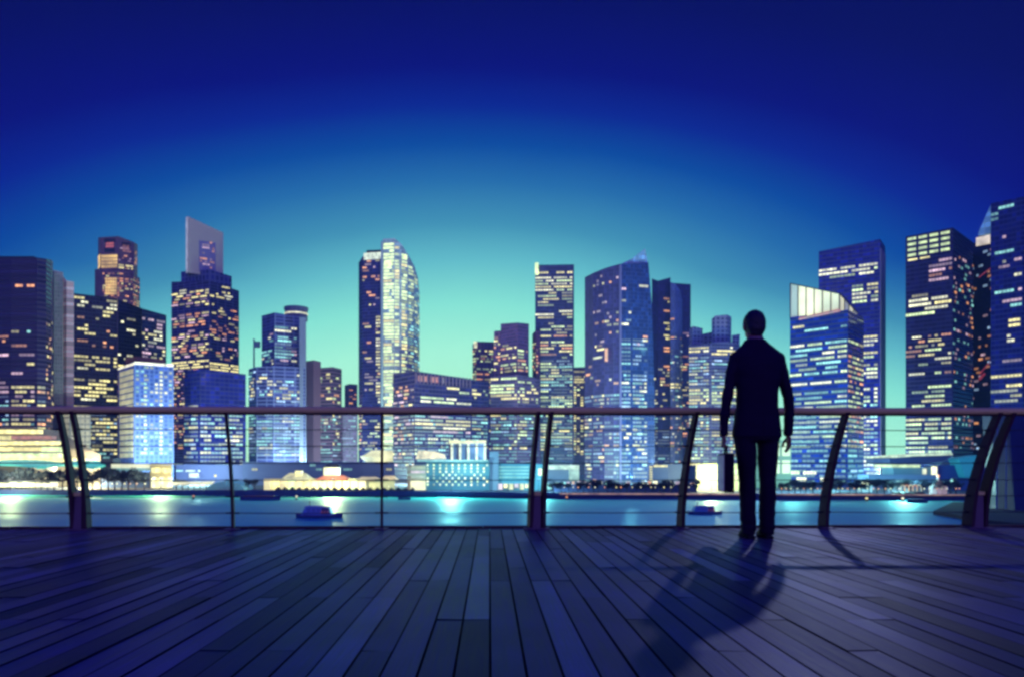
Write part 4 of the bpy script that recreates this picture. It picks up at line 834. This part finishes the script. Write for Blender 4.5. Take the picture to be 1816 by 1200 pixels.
# ================================================================== RAILING
rail=empty('railing',(0,RD,0)); tag(rail,'curved post steel railing with wires along the deck edge','railing')
m_post=plain('post_steel',(.055,.018,.034),.7,0,var=.2,scale=6); m_rail=plain('handrail_steel',(.92,.70,.24),.5,0,var=.12,scale=4); m_ped=plain('pedestal_steel',(.16,.10,.16),.5,.3); m_wire=plain('wire_steel',(.05,.05,.08),.4,.6)
yaw=R(1.4)   # the rail recedes slightly towards the right
def railY(x): return RD+(x-.2)*math.tan(yaw)
def RX(px,y=937):
    x=xof(px,RD)
    for _ in range(3): x=xof(px,railY(x))
    return x
HR=1.03; LEAN=.33
def prof(h): t=max(0,min(1,h/HR)); return -LEAN*t**1.7       # towards the deck
PH=R(9)
def post(px,thin=False):
    x=RX(px); y=railY(x); t=empty('post',(0,0,0)); bpy.data.objects.remove(t)
    m=MB(); n=16; w=.017 if not thin else .012; d0,d1=.062,.034
    vs=[];fs=[]
    for i in range(n+1):
        h=HR*i/n; o_=prof(h); dd=(d0+(d1-d0)*i/n)*(.6 if thin else 1)
        for (a,c) in ((-w,-dd),(w,-dd),(w,dd),(-w,dd)):
            lx=a; ly=c+o_; vs.append((x+lx*math.cos(PH)-ly*math.sin(PH), y+lx*math.sin(PH)+ly*math.cos(PH), h))
    for i in range(n):
        for k in range(4): fs.append((4*i+k,4*i+(k+1)%4,4*i+4+(k+1)%4,4*i+4+k))
    fs+=[(3,2,1,0),(4*n,4*n+1,4*n+2,4*n+3)]
    m.add(vs,fs)
    ob=m.build('post',m_post,rail)
    bp=MB(); bp.box((x-.06,y-.11,0.001),(x+.06,y+.09,.012),.003); b_=bp.build('base_plate',m_ped,None)
    b_.parent=ob; b_.location=-Vector(rail.location)
    return x,y
singles=[413.5,677,1207,1460]; pairs=[(132,155),(940,962),(1717,1740)]
P=[]
for p in singles: P.append(post(p,thin=p<700))
for a,c in pairs:
    A=post(a); B_=post(c); P.append((A,B_))
    m=MB(); m.box((A[0]+.018,A[1]-.06,.002),(B_[0]-.018,A[1]+.03,.30),.004); m.build('pedestal_box',m_ped,rail)
    m=MB(); m.box((A[0]+.016,A[1]-.075,.302),(B_[0]-.016,A[1]+.045,.335),.006); m.build('pedestal_cap',m_rail,rail)
# extra spans outside the frame so that the rail does not stop at the picture's edge
for p in (-130,-400,2000,2260): post(p)
def toprail(h,off=0):
    pts=[]
    for k in range(25):
        x=-8.5+19.0*k/24; y=railY(x); o_=prof(h)+off; pts.append((x-o_*math.sin(PH),y+o_*math.cos(PH),h))
    return pts
m=MB(); m.tube(toprail(HR+.014),.0285,16); m.build('handrail',m_rail,rail,True)
m=MB(); pts=toprail(HR-.012); m.tube([(x,y,z) for x,y,z in pts],.016,8); m.build('under_rail',m_post,rail)
# wires run between neighbouring posts, not between the two posts of a pair
xs=[(-8.3,RX(132)),(RX(155),RX(413.5)),(RX(413.5),RX(677)),(RX(677),RX(940)),(RX(962),RX(1207)),(RX(1207),RX(1460)),(RX(1460),RX(1717)),(RX(1740),10.3)]
def wire_h(py):     # height at which the leaning wire projects to row py
    h=.5
    for _ in range(12):
        D=RD+prof(h); h=CAMZ+(PY0-py)/F*D
    return h
for py in (761,790,820,850,879,908):
    h=wire_h(py)
    for (a,c) in xs:
        pts=[]
        for k in range(5):
            x=a+(c-a)*k/4; y=railY(x); o_=prof(h); pts.append((x-o_*math.sin(PH),y+o_*math.cos(PH),h-.004*math.sin(math.pi*k/4)))
        w=MB(); w.tube(pts,.0043,6)
        for q in (pts[0],pts[-1]):
            s=.10 if q is pts[0] else -.10
            w.tube([q,(q[0]+s*.6,q[1],q[2])],.0085,6)
        w.build('rail_wire',m_wire,rail)
m=MB(); 
for k in range(18):
    x0=-8.5+k*19/18; x1=x0+19/18-.004; m.box((x0,railY(x0)+.045,.002),(x1,railY(x0)+.10,.022))
m.build('edge_channel',m_post,rail)

# ================================================================== MAN
MX,MY=xof(1343,5.80),5.80
man_origin=Vector((MX,MY,0))
yawm=R(0)
def remeshed(mb,name,voxel,mats,smooth_it=4,parent=None,noisef=None):
    me=mesh(name+'_src',mb.v,mb.f,mats); bm=bmesh.new(); bm.from_mesh(me); bmesh.ops.recalc_face_normals(bm,faces=bm.faces[:]); bm.to_mesh(me); bm.free()
    o=bpy.data.objects.new(name+'_tmp',me); C.objects.link(o)
    r=o.modifiers.new('r','REMESH'); r.mode='VOXEL'; r.voxel_size=voxel; r.use_smooth_shade=True
    s=o.modifiers.new('s','SMOOTH'); s.factor=.5; s.iterations=smooth_it
    dg=bpy.context.evaluated_depsgraph_get(); dg.update()
    m2=bpy.data.meshes.new_from_object(o.evaluated_get(dg)); bpy.data.objects.remove(o)
    m2.name=name
    if not m2.materials: m2.materials.append(mats)
    if noisef:
        nr=[v.normal.copy() for v in m2.vertices]
        for v,nn in zip(m2.vertices,nr): v.co=v.co+nn*noisef(v.co)
    m2.polygons.foreach_set('use_smooth',[True]*len(m2.polygons))
    return link(name,m2,parent)
m_skin=plain('skin',(.30,.10,.10),.55,var=.08,scale=20); m_hair=plain('hair',(.012,.008,.03),.6,var=.3,scale=120,bump=.4)
m_suit=plain('suit_cloth',(.010,.003,.030),.85,var=.15,scale=60,spec=.25); m_trs=plain('trouser_cloth',(.010,.003,.028),.85,var=.15,scale=60,spec=.25)
m_shirt=plain('shirt',(.22,.12,.18),.7,var=.05); m_shoe=plain('shoe_leather',(.006,.003,.014),.65,var=.2,spec=.3)
# local frame: x right, y away from the camera (the way he faces), z up
# --- body: one continuous surface (head, neck, torso, arms, hands, legs)
bd=MB()
bd.rings([(-.01,.02,1.50,.068,.066),(-.012,.02,1.56,.060,.062),(-.015,.022,1.62,.062,.072)],20)
bd.ell((-.015,.032,1.695),(.077,.098,.112),22,16); bd.ell((-.015,.065,1.63),(.058,.065,.058),18,12)        # skull, jaw
bd.ell((-.015,.135,1.665),(.013,.022,.026),10,8); bd.ell((-.015,.122,1.628),(.024,.012,.010),10,6); bd.ell((-.015,.118,1.715),(.052,.014,.012),12,6)
for s in (-1,1): bd.ell((-.015+s*.080,.030,1.675),(.010,.022,.034),10,8); bd.ell((-.015+s*.028,.122,1.692),(.012,.008,.008),8,6)
bd.rings([(0,.01,.92,.165,.105),(0,.01,1.10,.138,.10),(0,.01,1.30,.160,.115),(0,.015,1.42,.17,.10),(0,.015,1.50,.08,.07)],24,2.3)
def limb(mb,pts,n=14):
    for (a,ra),(c,rc) in zip(pts,pts[1:]):
        a=Vector(a);c=Vector(c); mb.tube([a,c],[ra,rc],n); mb.ell(a,(ra,)*3,12,8); mb.ell(c,(rc,)*3,12,8)
HL=Vector((-.262,.0,.775)); HRt=Vector((.252,.0,.775))
limb(bd,[((-.165,.01,1.42),.045),((-.232,.0,1.12),.034),((-.268,.02,.86),.026),(tuple(HL+Vector((0,.02,.04))),.024)])
limb(bd,[((.165,.01,1.42),.045),((.236,.0,1.12),.034),((.262,.02,.86),.026),(tuple(HRt+Vector((0,.02,.04))),.024)])
for s in (-1,1):
    x=s*.078
    limb(bd,[((x*1.1,.01,.88),.050),((x,.0,.50),.046),((x*1.0,-.01,.28),.045),((x,.0,.10),.034)])
# left hand closed round the case handle; right hand relaxed
def hand_grip(mb,c):
    mb.ell(c+Vector((0,.01,.0)),(.016,.042,.042),14,10)
    for i in range(4):
        y=-.030+i*.021; r=.0092-.0007*abs(i-1.3)
        mb.tube([c+Vector((-.006,y+.006,-.025)),c+Vector((-.010,y,-.052)),c+Vector((.008,y,-.068+.002*i)),c+Vector((.024,y,-.056)),c+Vector((.020,y,-.040))],[r*1.05,r,r,r*.95,r*.85],8)
    mb.tube([c+Vector((.004,.040,.008)),c+Vector((.020,.052,-.018)),c+Vector((.026,.034,-.042)),c+Vector((.026,.018,-.05))],[.012,.0115,.010,.009],8)
def hand_relaxed(mb,c):
    mb.ell(c+Vector((0,.008,-.004)),(.017,.040,.046),14,10)
    for i,(ln) in enumerate((.060,.070,.066,.050)):
        y=.034-i*.021; r=.0090-.0006*abs(i-1.2)
        mb.tube([c+Vector((.000,y,-.034)),c+Vector((-.002,y+.002,-.034-ln*.45)),c+Vector((-.012,y+.004,-.034-ln*.78)),c+Vector((-.026,y+.004,-.034-ln*.92))],[r*1.08,r,r*.95,r*.8],8)
    mb.tube([c+Vector((-.006,.038,.012)),c+Vector((-.018,.056,-.014)),c+Vector((-.026,.058,-.040)),c+Vector((-.030,.052,-.056))],[.012,.011,.0098,.008],8)
hand_grip(bd,HL); hand_relaxed(bd,HRt)
man=remeshed(bd,'person',.0058,m_skin,3)
man.location=man_origin; man.rotation_euler.z=yawm
tag(man,'man in a dark suit seen from behind, briefcase in his left hand','person')
# --- hair
hb=MB(); hb.ell((-.015,.024,1.698),(.084,.107,.108),28,20); hb.ell((-.015,-.02,1.66),(.074,.062,.068),20,12)
hb.ell((-.015,-.03,1.615),(.055,.035,.03),12,8)
def cutface(co): return 0.004*noise.noise(co*60)-(.035 if (co.y>.085 and co.z<1.735) else 0)
remeshed(hb,'hair',.006,m_hair,2,man,cutface)
# --- shirt collar
cb=MB(); n=28; vs=[];fs=[]
for k in range(n):
    a=2*math.pi*k/n; 
    for (r,z) in ((.070,1.525),(.0655,1.575),(.062,1.575),(.064,1.525)): vs.append((-.012+math.cos(a)*r,.016+math.sin(a)*r*.98,z-.012*math.sin(a)))
for k in range(n):
    for j in range(4): fs.append((4*k+j,4*((k+1)%n)+j,4*((k+1)%n)+(j+1)%4,4*k+(j+1)%4))
cb.add(vs,fs); o=cb.build('shirt_collar',m_shirt,man,True,local=True)
# --- trousers
tb=MB()
tb.rings([(0,.01,.98,.172,.115),(0,.01,.90,.180,.125),(0,.01,.80,.182,.125),(0,.01,.765,.172,.115)],26,2.4)
for s in (-1,1):
    tb.rings([(s*.088,.012,.86,.092,.110),(s*.090,.012,.74,.078,.100),(s*.083,.008,.62,.074,.088),(s*.080,.004,.50,.064,.074),(s*.080,-.004,.40,.061,.072),(s*.078,-.006,.28,.060,.072),(s*.075,-.004,.16,.057,.072),(s*.074,0,.075,.056,.078),(s*.074,.004,.030,.054,.080)],22,2.2)
def wr(sc,am):
    def f(co):
        w=noise.noise(Vector((co.x*sc*.8,co.y*sc*.8,co.z*sc*1.6)))*am
        if co.z<.25: w+=.004*math.sin(co.z*120+co.x*30)*(.25-co.z)/.25
        return w+noise.noise(co*sc*3)*am*.3
    return f
remeshed(tb,'trousers',.009,m_trs,4,man,wr(9,.007))
# --- jacket with sleeves and collar
jb=MB()
jb.rings([(0,.01,.795,.190,.135),(0,.01,.84,.188,.132),(0,.01,.95,.172,.126),(0,.008,1.06,.160,.120),(0,.006,1.15,.160,.122),(0,.006,1.28,.176,.128),(0,.01,1.37,.194,.122),(0,.012,1.43,.200,.112),(0,.012,1.468,.182,.098),(-.003,.013,1.497,.142,.090),(-.008,.015,1.53,.104,.084),(-.011,.016,1.552,.085,.080),(-.012,.016,1.565,.078,.077)],30,2.3)
for s,ex,wx in ((-1,-.240,-.258),(1,.246,.254)):
    jb.ell((s*.166,.012,1.412),(.056,.068,.062),16,12)
    pts=[(s*.172,.010,1.42,.052),(s*.199,.006,1.32,.050),(s*.223,.0,1.20,.047),(ex,-.002,1.10,.045),((ex+wx)/2+s*.006,.008,.98,.042),(wx,.018,.86,.037),(wx,.020,.808,.037)]
    jb.rings([(x,y,z,r*.9,r*1.12) for x,y,z,r in pts[::-1]],20,2.1)
def jw(co):
    w=noise.noise(Vector((co.x*7,co.y*7,co.z*13)))*.006
    if abs(co.x)>.2: w+=noise.noise(Vector((co.x*10,co.y*10,co.z*28)))*.0045
    if co.y<0 and abs(co.x)<.006: w-=.004*(1 if .8<co.z<1.05 else .35)
    return w
jk=remeshed(jb,'jacket',.008,m_suit,4,man,jw)
# --- shoes
for s in (-1,1):
    sb=MB(); x=s*.072; sb.rings([(x,.05,.004,.040,.125),(x,.05,.018,.042,.128),(x,.048,.04,.038,.118),(x,.02,.065,.034,.085),(x,.0,.095,.034,.06)],22,2.3)
    sb.box((x-.032,-.078,0.0),(x+.032,-.01,.022),.004)
    remeshed(sb,'shoe',.005,m_shoe,2,man)
# --- briefcase
case=empty('briefcase',(0,0,0)); tag(case,'slim dark briefcase with side painted as lit held in the left hand of the man','briefcase')
cx,cy,cz=MX+HL.x+.012,MY+HL.y-.002,HL.z-.068
case.location=(cx,cy,cz-.34); case.rotation_euler.z=R(-10)
m_case=plain('case_leather',(.008,.003,.02),.8,var=.2,scale=30,bump=.3,spec=.2); m_lit_side=plain('case_lit_side',(.85,.72,.66),.6,var=.05,scale=8)
m=MB(); m.box((-.036,-.20,.0),(.036,.20,.30),.008); m.build('case_body',m_case,case,True,local=True)
m=MB(); m.box((-.0415,-.188,.012),(-.0365,.188,.288),.002); m.build('lit_side',m_lit_side,case,local=True)  # city light on this side, put into a pale panel
m=MB(); m.tube([(0,-.065,.298),(0,-.060,.330),(0,-.045,.341),(0,.045,.341),(0,.060,.330),(0,.065,.298)],.008,10); m.build('handle',m_case,case,True,local=True)
for s in (-1,1):
    m=MB(); m.box((-.012,s*.12-.018,.298),(.012,s*.12+.018,.305),.002); m.build('latch',m_rail,case,local=True)

# ================================================================== SKY, SUN, HAZE, CAMERA
W=bpy.data.worlds.new('World'); bpy.context.scene.world=W; W.use_nodes=True; nt=W.node_tree
bg=nt.nodes['Background']
tc=N(nt,'ShaderNodeTexCoord'); sx=N(nt,'ShaderNodeSeparateXYZ'); nt.links.new(tc.outputs['Generated'],sx.inputs[0])
az=M_(nt,'ARCTAN2',sx.outputs[0],sx.outputs[1])
el=M_(nt,'ARCSINE',M_(nt,'MAXIMUM',sx.outputs[2],0.0))
a1=M_(nt,'MULTIPLY',M_(nt,'SUBTRACT',az,R(-2)),M_(nt,'MINIMUM',M_(nt,'MULTIPLY_ADD',el,1.6,.22),.60))
rr=M_(nt,'SQRT',M_(nt,'ADD',M_(nt,'MULTIPLY',a1,a1),M_(nt,'MULTIPLY',el,el)))
# soft uneven air so that the glow is not a perfect ramp
no=N(nt,'ShaderNodeTexNoise'); no.inputs['Scale'].default_value=2.2; no.inputs['Detail'].default_value=3; nt.links.new(tc.outputs['Generated'],no.inputs['Vector'])
rr=M_(nt,'ADD',rr,M_(nt,'MULTIPLY',M_(nt,'SUBTRACT',no.outputs['Fac'],.5),.02))
cr=N(nt,'ShaderNodeValToRGB'); nt.links.new(M_(nt,'MULTIPLY',rr,1.05,clamp=True),cr.inputs[0])
def lin(c): return tuple(((v/255)/12.92 if v/255<=.04045 else ((v/255+.055)/1.055)**2.4) for v in c)
STOPS=[(0,(205,255,205)),(.09,(182,255,212)),(.155,(172,255,220)),(.22,(140,238,216)),(.28,(102,196,204)),(.33,(66,150,182)),(.385,(34,110,170)),(.43,(0,74,158)),(.475,(0,32,144)),(.52,(0,0,120)),(.60,(0,0,92)),(.70,(0,0,74)),(.85,(0,0,130)),(1,(0,0,175))]
e=cr.color_ramp.elements; e[0].position=0; e[0].color=(*lin(STOPS[0][1]),1); e[1].position=1; e[1].color=(*lin(STOPS[-1][1]),1)
for p,c in STOPS[1:-1]: q=e.new(p); q.color=(*lin(c),1)
# lavender glow added to the sky behind the camera, lighting facades and rail
bk=M_(nt,'MULTIPLY',M_(nt,'MULTIPLY_ADD',sx.outputs[1],-1.3,-.15,clamp=True),M_(nt,'MULTIPLY_ADD',el,-1.1,1.0,clamp=True),clamp=True)
nt.links.new(mixc(nt,bk,cr.outputs[0],(.30,.25,.90)),bg.inputs[0]); bg.inputs[1].default_value=1.0
sd=bpy.data.lights.new('sun','SUN'); sd.energy=.24; sd.angle=R(.8); sd.color=(.55,.62,1.0)
so=bpy.data.objects.new('sun',sd); C.objects.link(so)
elv=R(23.4); v=Vector((1.40,3.19,0)).normalized(); dirn=Vector((-v.x*math.cos(elv),-v.y*math.cos(elv),-math.sin(elv)))
so.rotation_euler=dirn.to_track_quat('-Z','Y').to_euler(); so.location=(20,50,40)
HAZE=True
if HAZE:
    m=MB(); m.box((-1700,-60,WATER-3.2),(1700,1150,285)); 
    hm=bpy.data.materials.new('haze_air'); hm.use_nodes=True; hn=hm.node_tree; hn.nodes.remove(hn.nodes['Principled BSDF'])
    pv=N(hn,'ShaderNodeVolumePrincipled'); pv.inputs['Color'].default_value=(.34,.46,1.0,1); pv.inputs['Density'].default_value=.00012; pv.inputs['Anisotropy'].default_value=.2
    hn.links.new(pv.outputs[0],hn.nodes['Material Output'].inputs['Volume'])
    o=m.build('haze',hm); o['kind']='stuff'
cam=bpy.data.cameras.new('camera'); co=bpy.data.objects.new('camera',cam); C.objects.link(co)
co.location=(0,0,CAMZ); co.rotation_euler=(R(90),0,0)
cam.sensor_width=36; cam.lens=F/1816*36; cam.shift_x=(908-PX0)/1816; cam.shift_y=(PY0-600)/1816; cam.clip_end=8000; cam.clip_start=.05
S=bpy.context.scene; S.camera=co
S.view_settings.view_transform='Standard'; S.view_settings.look='None'; S.view_settings.exposure=0; S.view_settings.gamma=1
S.cycles.filter_width=2.9; S.cycles.max_bounces=5; S.cycles.diffuse_bounces=2; S.cycles.glossy_bounces=3; S.cycles.volume_bounces=1; S.cycles.use_denoising=True
S.cycles.sample_clamp_indirect=4
